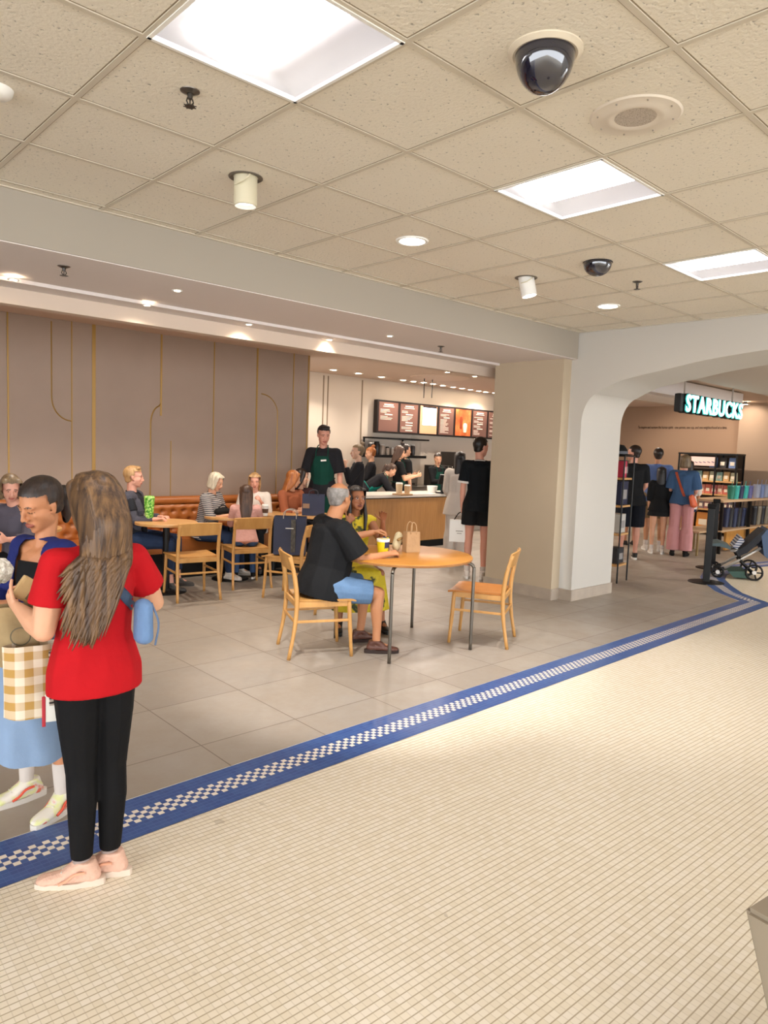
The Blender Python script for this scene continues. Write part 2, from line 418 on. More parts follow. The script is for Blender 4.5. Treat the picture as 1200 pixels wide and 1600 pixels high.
# mural wall
MY = 8.3; MX1 = 6.27
bm = NB(); prism(bm, [(-4, MY), (MX1, MY), (MX1, MY + 0.14), (-4, MY + 0.14)], 0, KZ); struct('wall_mural', bm, MURAL, label='taupe wall with thin gold lines behind the bench')
bm = NB()
def vline(x, z0=0.9, z1=KZ, w_=0.012): box(bm, (x, MY - 0.003, (z0 + z1) / 2), (w_, 0.006, z1 - z0))
vline(3.20, w_=0.040); vline(4.735, w_=0.014); vline(5.385, w_=0.024); vline(2.955, 0.9); vline(2.30, w_=0.016); vline(2.19, w_=0.016); vline(4.015, 1.9, w_=0.022)
vline(5.985, w_=0.014); vline(6.245, w_=0.02); vline(4.15, 0.9, 1.6, 0.01)
def rline(pts, w_=0.014):
    tube(bm, [(x, MY - 0.002, z) for x, z in pts], w_ / 2, 4)
q = [(2.74, 2.85), (2.74, 2.05)] + [(2.955 - .215 * math.cos(t), 2.03 - .25 * math.sin(t)) for t in np.linspace(0, PI / 2, 10)]; rline(q)
q = [(4.015, 2.05)] + [(4.015 - .13 * math.sin(t), 1.80 + .22 * math.cos(t)) for t in np.linspace(0.2, PI / 2, 8)] + [(3.885, 0.9)]; rline(q, 0.018)
q = [(5.46, 2.28)] + [(5.46 + .27 * math.sin(t), 2.02 + .26 * math.cos(t)) for t in np.linspace(0.2, PI / 2, 8)] + [(5.73, 0.9)]; rline(q, 0.016)
o = obj('gold_line_art', bm, GOLD); o['kind'] = 'structure'; o['label'] = 'gold line pattern inlaid in the taupe wall'; o['category'] = 'wall decoration'; o.name = 'trim_4'
# cafe back wall
KY = 10.0; KX = 17.0
bm = NB(); prism(bm, [(5.5, KY), (KX + .1, KY), (KX + .1, KY + .15), (5.5, KY + .15)], 0, KZ); struct('wall_cafe', bm, KITW, label='cream back wall behind the cafe counter')
bm = NB()
for px in (512, 505): 
    p_ = ony(px, 620, KY); box(bm, (p_.x, KY - .004, 1.45), (0.022, 0.01, 2.78))
p_ = ony(565.5, 620, KY); box(bm, (p_.x, KY - .004, 1.45), (0.022, 0.01, 2.78))
struct('trim_5', bm, mat('panel_joint', '#8e7c66', 0.6), label='thin vertical joints in the cream cafe wall', cat='panel joint')
bm = NB(); prism(bm, [(KX, 6.1), (KX + .15, 6.1), (KX + .15, KY + .1), (KX, KY + .1)], 0, KZ); struct('wall_shop', bm, SHOPW, label='warm tan wall behind the merchandise shelves')
bm = NB(); prism(bm, [(KX - .5, -4), (KX - .35, -4), (KX - .35, 6.22), (KX - .5, 6.22)], 0, KZ); struct('wall_right', bm, mat('shop_wall2', '#9f8873', 0.85), label='darker tan wall section at the far right')
bm = NB(); prism(bm, [(-4, 4.6), (-3.9, 4.6), (-3.9, 8.4), (-4, 8.4)], 0, KZ); struct('wall_left', bm, MURAL, label='far left end wall of the seating recess')
# column + arch
bm = NB(); prism(bm, [(6.70, 4.375), (7.55, 4.375), (7.55, 5.30), (6.70, 5.30)], 0, SZ + .01); struct('wall_column', bm, TANP, label='tan square column at the edge of the seating area', cat='column')
AX0, AX1 = 6.85, 7.70
prof = [(4.215, 0), (4.215, 1.75)] + [(4.215 - .0 - (.22) * (1 - math.cos(t)), 1.95 + .33 * math.sin(t)) for t in np.linspace(0, PI / 2 * .86, 10)]
prof += [(3.82, 2.375), (3.6, 2.425), (3.3, 2.478), (2.94, 2.541), (2.39, 2.60), (1.6, 2.66), (0.8, 2.68), (0.0, 2.66), (-.8, 2.6), (-1.4, 2.5), (-1.8, 2.35), (-2.0, 2.1), (-2.0, 0)]
tmp = arc([Vector((a, b, 0)) for a, b in prof[1:-1]], 3); prof = [prof[0]] + [(p_.x, p_.y) for p_ in tmp] + [prof[-1]]
bm = NB()
def archface(x):
    # strips from the opening curve to the ceiling
    top = CZ + 0.02; vs = [(y, z) for y, z in prof]
    lo = [bm.verts.new((x, y, z)) for y, z in vs]; hi = [bm.verts.new((x, y, top)) for y, z in vs]
    for i in range(len(lo) - 1):
        if abs(vs[i][0] - vs[i+1][0]) < 1e-5: continue
        bm.faces.new((lo[i], lo[i+1], hi[i+1], hi[i]))
    # pier between jamb and column
    a = bm.verts.new((x, 4.40, 0)); b = bm.verts.new((x, 4.40, top))
    bm.faces.new([a] + lo[:2] + [lo[2]] * 0 + [hi[1], b] if False else [a, lo[0], lo[1], hi[1], b])
    c_ = bm.verts.new((x, -9, 0)); d = bm.verts.new((x, -9, top)); bm.faces.new([lo[-1], c_, d, hi[-1], lo[-2]] if False else [c_, lo[-1], lo[-2], hi[-2], d])
    return lo
A = archface(AX0); B = archface(AX1)
for i in range(len(A) - 1): bm.faces.new((A[i], A[i+1], B[i+1], B[i]))
me_faces = [bm.verts.new(p_) for p_ in [(AX0, 4.40, 0), (AX1, 4.40, 0), (AX1, 4.40, CZ), (AX0, 4.40, CZ)]]; bm.faces.new(me_faces)
bmesh.ops.remove_doubles(bm, verts=bm.verts, dist=1e-4)
o = struct('wall_arch', bm, WHITEP, label='pale wall with a wide arched opening on the right', cat='arch wall', smooth='auto')
# baseboards
bm = NB()
box(bm, (6.695, 4.84, 0.06), (0.02, 0.95, 0.125)); box(bm, (6.77, 4.37, 0.06), (0.16, 0.02, 0.125)); box(bm, (6.845, 4.29, 0.06), (0.02, 0.17, 0.125)); box(bm, (7.275, 4.21, 0.06), (.87, 0.02, 0.125))
box(bm, (6.845, -5.5, .06), (.02, 7, .125))
struct('baseboard_column', bm, STONEB, label='grey stone skirting round the column and arch foot')

# ================================================================== CEILING FIXTURES
EM_T = mat('troffer_glow', '#fffaf2', 0.5, emit='#fbf9ff', es=6.5)
REFL = mat('troffer_reflector', '#9d9a98', 0.45)
def troffer(x, y, label):
    t = thing('ceiling_light', label, 'ceiling light', (x + .305, y + .305, CZ), 0, None)
    bm = NB(); h = .3
    # curved reflector: two wings rising to the middle, closed ends
    n = 10; A = []
    for i in range(n + 1):
        u = -0.288 + 0.576 * i / n; z = 0.004 + 0.10 * math.sin(PI * i / n) ** 0.6
        A.append((bm.verts.new((u, -.288, z)), bm.verts.new((u, .288, z))))
    for a, b in zip(A, A[1:]): bm.faces.new((a[0], b[0], b[1], a[1]))
    for e_ in (0, 1):
        bm.faces.new([a[e_] for a in A])
    obj('reflector', bm, REFL, t, smooth=True)
    bm = NB()
    for dx, dy, sx_, sy_ in ((0, -.294, .6, .014), (0, .294, .6, .014), (-.294, 0, .014, .6), (.294, 0, .014, .6)): box(bm, (dx, dy, 0.0), (sx_, sy_, .016))
    obj('frame', bm, WHITE, t)
    bm = NB(); n = 10; rows = []
    for i in range(n + 1):
        a = PI * i / n; rows.append([bm.verts.new((-.145 * math.cos(a), yy, .06 - .05 * math.sin(a))) for yy in (-.27, .27)])
    for a, b in zip(rows, rows[1:]): bm.faces.new((a[0], a[1], b[1], b[0]))
    bm.faces.new([r_[0] for r_ in rows]); bm.faces.new([r_[1] for r_ in rows][::-1])
    obj('diffuser', bm, EM_T, t, smooth='auto'); return t
names = {(1.08, 1.765): 'large square recessed ceiling light at the top of the picture, nearest', (2.91, 1.765): 'square recessed ceiling light beside the round speaker, second nearest', (4.74, 1.765): 'square recessed ceiling light at the right edge, farthest'}
for i, (x, y) in enumerate(TROFF):
    lb = names.get((round(x, 2), y), 'square recessed ceiling light outside the photo'); t = troffer(x, y, lb)
    if lb.endswith('photo'): t['group'] = 'ceiling lights outside the picture'
EM_D = mat('lamp_glow', '#fff6ea', 0.5, emit='#ffeeda', es=14)
EM_S = mat('small_lamp_glow', '#fff6ea', 0.5, emit='#ffe7c8', es=22)
for px, py, lb in ((644, 376, 'round recessed downlight glowing white, left of centre in the tiles'), (950, 478, 'round recessed downlight glowing white, near the arch wall')):
    p_ = onz(px, py, CZ); t = thing('downlight', lb, 'downlight', p_); dpw = 30 if px < 700 else 24
    bm = NB(); lathe(bm, [(.078, .02), (.078, -.002), (.082, -.008), (.10, -.008), (.105, 0), (.105, .02)], 32); obj('trim_ring', bm, WHITE, t, smooth='auto')
    bm = NB(); lathe(bm, [(0, -.001), (.078, -.001), (.078, .02), (0, .02)], 32); obj('lens', bm, EM_D, t)
    spot('downlight_lamp', p_ - Vector((0, 0, .03)), p_ - Vector((0, 0, 2)), dpw, 110, .07, (1, .93, .86)).parent = None
CREAM = mat('cream_enamel', '#cfc7ac', 0.5)
p_ = onz(384, 277, CZ); cy = []
for (px, py), tilt, lb, on in (((384, 277), 6, 'cream cylinder spotlight sticking out of the ceiling, pointing down', 0), ((822, 434), 24, 'small white cylinder spotlight with lit lens, near the dark dome', 1)):
    p_ = onz(px, py, CZ); t = thing('spotlight', lb, 'spotlight', p_)
    bm = NB(); lathe(bm, [(.062, .03), (.062, -.002), (.078, -.006), (.085, -.003), (.085, .01)], 28); obj('collar', bm, mat('collar_grey', '#5f574c', .5), t, smooth='auto')
    dirv = Vector((0.12, -.2, -1)).normalized() if on else Vector((0.02, 0.02, -1)).normalized()
    Mx = dirv.to_track_quat('-Z', 'Y').to_matrix()
    bm = NB(); lathe(bm, [(0, .03), (.055, .03), (.058, .02), (.058, -.135), (.052, -.14), (.052, -.12), (0, -.12)], 32, M=Mx); c_ = obj('can', bm, CREAM if not on else WHITE, t, smooth='auto')
    bm = NB(); lathe(bm, [(0, -.121), (.05, -.121), (.05, -.118)], 24, M=Mx); obj('lens', bm, EM_D if on else mat('lens_dim', '#c8cdea', .3, emit='#dfe4ff', es=1.2), c_)
    bm = NB(); tube(bm, [(.0, -.058, .02), (-.03, -.075, -.02), (-.055, -.045, -.045), (-.06, 0, -.05)], .004, 6); obj('bracket', bm, CREAM, t)
    spot('spotlight_lamp', p_ + dirv * .15, (p_ + dirv * 2) if on else Vector((3.3, 3.6, 0)), 60 if on else 110, 70 if on else 55, .04, (1, .95, .92))
SMOKE = mat('smoked_dome', '#0c1024', 0.06, spec=0.9, coat=1.0)
for (px, py), r, ring, lb, dp in (((852, 80), .098, 1, 'large dark security camera dome with pale ring, nearest the viewer', .125), ((934, 410), .095, 0, 'dark security camera dome, smaller and farther, without pale ring', .085)):
    p_ = onz(px, py, CZ); t = thing('security_camera', lb, 'security camera', p_)
    bm = NB(); lathe(bm, [(r * 1.0, .01), (r * 1.0, -.012), (r * 1.08, -.014), (r * 1.25, -.004), (r * 1.25, .01)] if ring else [(r, .01), (r, -.006), (r * 1.05, -.004), (r * 1.05, .01)], 40); obj('mounting_ring', bm, mat('ring_beige', '#d5c9b4', .4) if ring else SMOKE, t, smooth='auto')
    bm = NB(); lathe(bm, [(r * math.cos(a), -.008 - dp * math.sin(a)) for a in np.linspace(0, PI / 2 - .001, 14)] + [(0, -.008 - dp)], 40); obj('dome', bm, SMOKE, t, smooth=True)
    bm = NB(); sph(bm, (0, 0, -.03), .03, 10); 
    bm.free()
p_ = onz(993, 181, CZ); t = thing('ceiling_speaker', 'round white ceiling speaker with perforated grey centre, beside the large dome', 'speaker', p_)
bm = NB(); lathe(bm, [(.075, -.006), (.10, -.012), (.112, -.008), (.165, -.006), (.172, 0), (.172, .01)], 48); obj('plate', bm, mat('speaker_white', '#d8cdbd', .45), t, smooth='auto')
bm = NB(); lathe(bm, [(0, -.007), (.078, -.007), (.078, .004)], 40)
k = NT('perforated', .6); vv = k.obj(); vo = k.n('ShaderNodeTexVoronoi'); vo.inputs['Scale'].default_value = 190; k.l(vv, vo.inputs['Vector']); k.base(k.ramp(vo.outputs['Distance'], [(.25, srgb('#7c7063')), (.4, srgb('#b7ab9d'))]))
obj('grille', bm, k.M, t)
for a in range(8):
    bm = NB(); sph(bm, (.145 * math.cos(a * PI / 4), .145 * math.sin(a * PI / 4), -.008), .004, 6); obj('screw', bm, mat('screw_metal', '#8d8478', .4, metal=.5), t)
def sprinkler(p_, lb, s=1.0):
    t = thing('sprinkler', lb, 'sprinkler', p_)
    bm = NB(); lathe(bm, [(.014, -.012), (.02, -.010), (.036 * s, -.003), (.038 * s, .004)], 24); obj('escutcheon', bm, mat('chrome_dark', '#6b645c', .3, metal=.8), t, smooth='auto')
    bm = NB(); cyl(bm, (0, 0, 0), (0, 0, -.03), .011, .009, 12)
    for s_ in (-1, 1): tube(bm, [(0.010 * s_, 0, -.028), (.014 * s_, 0, -.04), (.004 * s_, 0, -.055)], .003, 6)
    cyl(bm, (0, 0, -.03), (0, 0, -.052), .003, .003, 8)
    obj('head', bm, mat('brass_dark', '#4e4a46', .35, metal=.8), t, smooth='auto')
    bm = NB(); cyl(bm, (0, 0, -.055), (0, 0, -.058), .019, .019, 16)
    for a in range(8): box(bm, (.021 * math.cos(a * PI / 4), .021 * math.sin(a * PI / 4), -.0565), (.008, .005, .002), rot=Matrix.Rotation(a * PI / 4, 3, 'Z'))
    obj('deflector', bm, _M['brass_dark'], t)
sprinkler(onz(297, 142, CZ), 'metal sprinkler head in the tiles left of the nearest square light')
sprinkler(onz(996, 440, CZ), 'metal sprinkler head in the tiles right of the small dark dome')
sprinkler(onz(100, 416, SZ - .006), 'metal sprinkler head on the soffit at the far left')
sprinkler(onz(689, 541, SZ - .006), 'metal sprinkler head on the soffit in front of the column')
sprinkler(Vector((9.2, 3.12, SZ + .03)), 'metal sprinkler head beyond the arch above the glowing sign', 1.2)
p_ = onz(-8, 138, CZ); t = thing('smoke_detector', 'white round ceiling device cut by the left picture edge', 'detector', p_)
bm = NB(); lathe(bm, [(0, -.035), (.04, -.034), (.06, -.02), (.066, 0)], 24); obj('housing', bm, WHITE, t, smooth=True)
t = thing('air_vent', 'grey slotted ceiling vent at the top right edge', 'vent', (2.96 + .08, 1.06, CZ))
bm = NB(); box(bm, (0, 0, -.002), (.12, .05, .006)); obj('backing', bm, mat('vent_grey', '#857d78', .6), t)
bm = NB()
for i in range(6): box(bm, (-.05 + .02 * i, 0, -.006), (.006, .05, .004))
obj('slats', bm, mat('vent_light', '#a8a09a', .5), t)
# small seating downlights
lab = {0: 'leftmost', 1: 'second', 2: 'third', 3: 'fourth'}
LAST = [None]
def small_dl(p_, lb, power=14, group=None, r=.022, tgt=None, size=80):
    t = thing('small_downlight', lb, 'downlight', p_, group=group); LAST[0] = t
    bm = NB(); lathe(bm, [(r, .004), (r, -.003), (r * 1.6, -.004), (r * 1.7, .004)], 16); obj('trim_ring', bm, WHITE, t)
    bm = NB(); lathe(bm, [(0, -.002), (r, -.002), (r, .004)], 16); obj('lens', bm, EM_S, t)
    if power: spot('small_downlight_lamp', p_ - Vector((0, 0, .02)), tgt if tgt is not None else p_ - Vector((0, 0, 1)), power, size, .03, (1, .87, .74))
small_dl(onz(277, 454, SZ - .007), 'small soffit downlight alone on the left, between the sprinkler and beam', 16)
small_dl(onz(609, 525, SZ - .007), 'small soffit downlight on the right part of the soffit', 16)
for (px, py), nm in zip(((21, 437), (230, 477), (389, 507), (515, 531)), ('at the far left edge', 'second from the left', 'third from the left', 'farthest right, above the wall end')):
    p_ = onz(px, py, SZ - .031); p_.y = min(p_.y, 5.43); small_dl(p_, 'small downlight grazing the fascia, ' + nm, 3.2, None, .022, p_ + Vector((.0, .16, -.5)), 120)
GLB = 'small round ceiling downlight in the long row over the cafe menu boards'
for i, (px, py) in enumerate(((521, 578), (560, 583.5), (596, 589), (630, 594), (646, 596), (662, 598), (677, 600), (692, 602.5), (708, 605), (722, 607), (735, 609), (748, 611), (759, 612.5), (773, 614))):
    p_ = onz(px, py, KZ - .002); small_dl(p_, GLB, 34 if i % 3 == 0 else 0, 'ceiling downlights over the menu boards', .05, p_ + Vector((0, -.35, -1)), 150)
for i, ((px, py), nm) in enumerate(zip(((599, 564.5), (699, 581.5), (742, 588)), ('left', 'middle', 'right'))):
    small_dl(onz(px, py, KZ - .002), 'small ceiling downlight just behind the soffit edge, %s one of three' % nm, 30, None, .036, None, 110)
# unseen lamps added to brighten the seating recess and shop
for i, (x, y) in enumerate(((2.2, 6.7), (3.6, 6.7), (5.0, 6.7))):
    small_dl(Vector((x, y, KZ + .001)), 'unseen downlight added above the bench seating for brightness', 46, 'unseen downlights added over the bench', .04, None, 110)
for (px, py), nm in (((1040, 626), 'left of the glowing sign'), ((1060, 625), 'touching the left end of the glowing sign'), ((1164, 632), 'right of the glowing sign')):
    p_ = onz(px, py, KZ - .06); small_dl(p_, 'small bright track spotlight ' + nm, 45 if px < 1100 else 8, None, .06, p_ + Vector((1.0, 0, -1)), 110)
    bm = NB(); cyl(bm, (0, 0, .004), (0, 0, .07), .035, .035, 14); obj('track_head', bm, BLACK, LAST[0])
for x, y in ((10.5, 5.5), (13, 6.5), (13, 3.5), (10.5, 2.2), (9.0, 7.2)):  # fill lamps added out of view to light the shop
    z_ = KZ - .002 if y > 4.25 else SZ + .028
    small_dl(Vector((x, y, z_)), 'added fill downlight out of view over the merchandise area', 48, 'added fill downlights out of view', .05, None, 120)
# ================================================================== BODY / CLOTH BUILDER
def _ico(n):
    b = bmesh.new(); bmesh.ops.create_icosphere(b, subdivisions=n, radius=1); r = [v_.co.copy() for v_ in b.verts]; b.free(); return r
ICO = _ico(2); ICO3 = _ico(3)
class Blob:
    def __init__(s): s.v = []; s.f = []
    def hull(s, pts):
        b = bmesh.new()
        for p_ in pts: b.verts.new(p_)
        r = bmesh.ops.convex_hull(b, input=b.verts)
        dead = [x for x in set(r['geom_interior']) | set(r['geom_unused']) if isinstance(x, bmesh.types.BMVert) and x.is_valid]
        if dead: bmesh.ops.delete(b, geom=dead, context='VERTS')
        b.verts.index_update(); n = len(s.v)
        s.v += [v_.co.copy() for v_ in b.verts]; s.f += [[n + v_.index for v_ in f.verts] for f in b.faces]; b.free()
    @staticmethod
    def pts(c, r, rot=None, hi=False):
        if isinstance(r, (int, float)): r = (r, r, r)
        c = Vector(c); out = []
        for d in (ICO3 if hi else ICO):
            q = Vector((d.x * r[0], d.y * r[1], d.z * r[2]))
            if rot is not None: q = rot @ q
            out.append(c + q)
        return out
    @staticmethod
    def ring(c, d, r, ry=None, n=14, xa=None):
        c = Vector(c); d = Vector(d).normalized(); Q = d.to_track_quat('Z', 'Y').to_matrix()
        if xa is not None:
            x = (Vector(xa) - d * d.dot(Vector(xa))).normalized(); y = d.cross(x)
        else: x = Q @ Vector((1, 0, 0)); y = Q @ Vector((0, 1, 0))
        ry = r if ry is None else ry
        return [c + x * math.cos(2 * PI * i / n) * r + y * math.sin(2 * PI * i / n) * ry for i in range(n)]
    def ell(s, c, r, rot=None, hi=False): s.hull(s.pts(c, r, rot, hi))
    def cone(s, a, ra, b, rb, rot=None): s.hull(s.pts(a, ra, rot) + s.pts(b, rb, rot))
    def chain(s, L, rot=None):
        for (a, ra), (b, rb) in zip(L, L[1:]): s.hull(s.pts(a, ra, rot) + s.pts(b, rb, rot))
    def rings(s, L):
        """L of point-lists, hull consecutive"""
        for a, b in zip(L, L[1:]): s.hull(a + b)
    def bake(s, name, vox=0.008, smooth=4, fac=0.5, keep=None, M=None, solid=0):
        me = bpy.data.meshes.new(name); me.from_pydata([tuple(v_) for v_ in s.v], [], s.f)
        o = bpy.data.objects.new(name, me); SCR.collection.objects.link(o)
        r = o.modifiers.new('r', 'REMESH'); r.mode = 'VOXEL'; r.voxel_size = vox; r.use_smooth_shade = True
        if smooth: q = o.modifiers.new('s', 'SMOOTH'); q.iterations = smooth; q.factor = fac
        out = evaluated(o)
        SCR.collection.objects.unlink(o); bpy.data.objects.remove(o); bpy.data.meshes.remove(me)
        if keep is not None:
            b = bmesh.new(); b.from_mesh(out)
            dead = [v_ for v_ in b.verts if not keep(v_.co)]
            bmesh.ops.delete(b, geom=dead, context='VERTS'); b.to_mesh(out); b.free()
        if M is not None: out.transform(M)
        if solid:
            b = bmesh.new(); b.from_mesh(out); bmesh.ops.solidify(b, geom=b.faces[:], thickness=solid); b.to_mesh(out); b.free()
        out.polygons.foreach_set('use_smooth', [True] * len(out.polygons)); out.name = name
        return out

def skin_mat(name):
    k = NT(name, 0.52); a = k.n('ShaderNodeAttribute'); a.attribute_name = 'Col'
    v = k.obj(); n = k.noise(v, 18, 3); c = k.mix(k.math('MULTIPLY', n, 0.12), a.outputs['Color'], srgb('#7a3c28'), 'MIX'); k.base(c)
    k.b.inputs['Subsurface Weight'].default_value = 0.08; k.b.inputs['Subsurface Radius'].default_value = (.02, .008, .004)
    return k.M
SKIN = skin_mat('skin')
def hair_mat(name, a, b_, rough=0.45, sc=(60, 60, 3)):
    k = NT('hair_' + name, rough); v = k.obj(scale=sc)
    n = k.noise(v, 1.0, 3, .6); n2 = k.noise(k.obj(), 7, 2)
    c = k.mix(k.ramp(n, [(0.35, g(0)), (0.65, g(1))]), srgb(a), srgb(b_)); c = k.mix(k.math('MULTIPLY', n2, .35), c, srgb(a)); k.base(c)
    k.bump(n, 0.5, 0.004); return k.M
HAIR = {'brown_light': hair_mat('brown_light', '#3d2a1d', '#7d5d3b'), 'black': hair_mat('black', '#0e0b0a', '#221a16'), 'dark': hair_mat('dark', '#1a120e', '#35241b'), 'blond': hair_mat('blond', '#9a7548', '#c9a272'),
        'white': hair_mat('white', '#b5aa92', '#ddd3bd'), 'red': hair_mat('red', '#8b4c22', '#c07a3c'), 'grey': hair_mat('grey', '#6f6a66', '#9d9893', sc=(30, 30, 30)), 'brown': hair_mat('brown', '#33221a', '#5a3f2d'), 'ash': hair_mat('ash', '#5c4a36', '#8a7455')}
def fabric(name, col, var=0.12, rough=0.85, bump=0.25, bscale=9):
    if name in _M: return _M[name]
    k = NT(name, rough); v = k.obj(); c = srgb(col); k.b.inputs['Specular IOR Level'].default_value = .2
    n = k.noise(v, bscale, 3, .55)
    k.base(k.mix(n, tuple(x * (1 - var) for x in c[:3]) + (1,), tuple(min(1, x * (1 + var)) for x in c[:3]) + (1,)))
    fine = k.noise(v, 260, 1); h = k.math('ADD', n, k.math('MULTIPLY', fine, .06)); k.bump(h, bump, 0.03); return k.M
def stripes(name, a, b_, scale, axis=2, duty=.5, wob=.15):
    k = NT(name, .85); v = k.obj(); sx = k.n('ShaderNodeSeparateXYZ'); k.l(v, sx.inputs[0]); n = k.noise(v, 8, 2)
    t = k.math('FRACT', k.math('ADD', k.math('MULTIPLY', sx.outputs[axis], scale), k.math('MULTIPLY', n, wob))); k.base(k.mix(k.math('GREATER_THAN', t, duty), srgb(a), srgb(b_))); return k.M

SKINS = {'light': '#d9a584', 'fair': '#e0b295', 'tan': '#b98058', 'brown': '#96603f', 'olive': '#c08c68', 'pink': '#dba08a', 'med': '#b57a56', 'warm': '#c4875f'}
LIPS = {'light': '#b5695c', 'fair': '#b96c62', 'tan': '#8f4a3c', 'brown': '#6b3730', 'olive': '#94554a', 'pink': '#b5655a', 'med': '#8a4a3f', 'warm': '#9c5547'}

def head_blob(b, T, s, female=False):
    """T: 4x4 head frame, s scale"""
    R3 = T.to_3x3()
    def P(x, y, z): return T @ Vector((x * s, y * s, z * s))
    def E(c, r, hi=False): b.ell(P(*c), tuple(q * s for q in r), R3, hi)
    def H(*cr):
        pts = []
        for c, r in cr: pts += b.pts(P(*c), tuple(q * s for q in ((r,) * 3 if isinstance(r, (int, float)) else r)), R3)
        b.hull(pts)
    E((0, -.014, .032), (.074, .094, .083), True)
    H(((0, .035, .02), (.058, .052, .055)), ((0, .034, -.045), (.050, .046, .04)))
    H(((0, .032, -.045), (.052, .042, .035)), ((0, .052, -.093), (.026, .024, .020)))
    for sx in (-1, 1):
        H(((sx * .042, .03, -.03), (.026, .04, .035)), ((sx * .046, .0, -.06), (.016, .02, .025)), ((sx * .02, .055, -.088), (.02, .018, .016)))   # jaw side
        E((sx * .036, .060, -.022), (.022, .020, .020))                                    # cheek
        E((sx * .030, .071, .002), (.0150, .0125, .0105))                                   # eye
        H(((sx * .012, .082, .022), (.009, .008, .006)), ((sx * .046, .070, .020), (.010, .009, .006)))   # brow
        H(((sx * .076, -.012, -.002), (.008, .016, .020)), ((sx * .073, -.008, -.030), (.007, .010, .010)))  # ear
        E((sx * .013, .094, -.038), (.009, .010, .007))                                    # nostril
    H(((0, .084, .012), (.007, .008, .008)), ((0, .105, -.034), (.0095, .010, .009)))       # nose
    H(((-.018, .082, -.064), (.007, .007, .005)), ((.018, .082, -.064), (.007, .007, .005)), ((0, .090, -.061), (.010, .007, .0055)))
    H(((-.013, .083, -.073), (.006, .006, .005)), ((.013, .083, -.073), (.006, .006, .005)), ((0, .088, -.073), (.009, .007, .005)))
    E((0, .066, -.102), (.017, .014, .012))

def paint_head(me, T, s, sk, brow='#2a1c14', eye='#2a1a12', closed=False, small=False):
    n = len(me.vertices); co = np.empty(n * 3, np.float32); me.vertices.foreach_get('co', co); co = co.reshape(-1, 3)
    Ti = np.array(T.inverted()); h = (co @ Ti[:3, :3].T + Ti[:3, 3]) / s
    col = np.tile(np.array(srgb(SKINS[sk]), np.float32), (n, 1))
    x, y, z = np.abs(h[:, 0]), h[:, 1], h[:, 2]; inh = (np.abs(h[:, 2]) < .14) & (y > .02) & (x < .08)
    def setc(m_, c): col[m_ & inh] = srgb(c)
    lip = ((x / .026) ** 2 + ((z + .0665) / .0105) ** 2 < 1) & (y > .07); setc(lip, LIPS[sk])
    if not closed:
      if not small:
        ey = (((x - .030) / .0135) ** 2 + ((z - .002) / .0062) ** 2 < 1) & (y > .05); setc(ey, '#c9beb4')
      if 1:
        ir = (((x - .030) / .0062) ** 2 + ((z - .002) / .0062) ** 2 < 1) & (y > .05); setc(ir, eye)
        li = (((x - .030) / .0155) ** 2 + ((z - .0085) / .0022) ** 2 < 1) & (y > .05); setc(li, brow)
    else:
        li = (((x - .030) / .0155) ** 2 + ((z + .003) / .0025) ** 2 < 1) & (y > .05); setc(li, brow)
    br = (((x - .030) / .020) ** 2 + ((z - .0235 + (x - .03) ** 2 * 8) / .0036) ** 2 < 1) & (y > .04); setc(br, brow)
    a = me.color_attributes.new('Col', 'FLOAT_COLOR', 'POINT'); a.data.foreach_set('color', col.astype(np.float32).ravel())

def hand_blob(b, wrist, d, palm, s, curl=0.4, thumb_side=1, spread=0.1, k=1.0):
    """d finger direction, palm normal (towards palm side), thumb_side sign of (d x palm)"""
    d = Vector(d).normalized(); palm = Vector(palm); palm = (palm - d * palm.dot(d)).normalized(); side = d.cross(palm) * thumb_side
    W = Vector(wrist)
    pl = .085 * s; pw = .036 * s
    R = Matrix((side, d, palm)).transposed()
    b.hull(b.pts(W, (.024 * s, .018 * s, .017 * s), R) + b.pts(W + d * pl * .85 + side * pw * .6, (.012 * s, .012 * s, .011 * s), R) + b.pts(W + d * pl * .80 - side * pw * .75, (.012 * s, .012 * s, .010 * s), R))
    for i, (off, L) in enumerate(((.9, .072), (.32, .080), (-.28, .075), (-.85, .060))):
        base = W + d * pl * (.93 - .05 * abs(i - 1)) + side * pw * off
        dd = (d + side * spread * (1.2 - i * .8)).normalized(); r = (.0088 if i < 3 else .0078) * s; p_ = base - d * .012 * s; ang = 0
        for j, fr in enumerate((.45, .30, .25)):
            ang += curl * (0.75 if j == 0 else 1.0)
            q = (dd * math.cos(ang) + palm * math.sin(ang)).normalized(); e = p_ + q * L * fr * s
            b.cone(p_, r, e, r * .9); p_ = e; r *= .93
    p_ = W + d * .022 * s + side * pw * .75; r = .0105 * s; td = (side * .8 + d * .75 + palm * .25).normalized()
    for j, L in enumerate((.036, .030, .025)):
        e = p_ + td * L * s; b.cone(p_, r, e, r * .9); p_ = e; r *= .92; td = (td + d * .35 + palm * .35 * (curl + .3)).normalized()

def rotm(yaw=0, pitch=0, roll=0):
    return Matrix.Rotation(math.radians(yaw), 3, 'Z') @ Matrix.Rotation(math.radians(pitch), 3, 'X') @ Matrix.Rotation(math.radians(roll), 3, 'Y')

def facing(loc, a):
    """a: 0 away from viewer, 90 towards picture left, 180 towards viewer"""
    return math.atan2(loc[1], loc[0]) + math.radians(a) - PI / 2

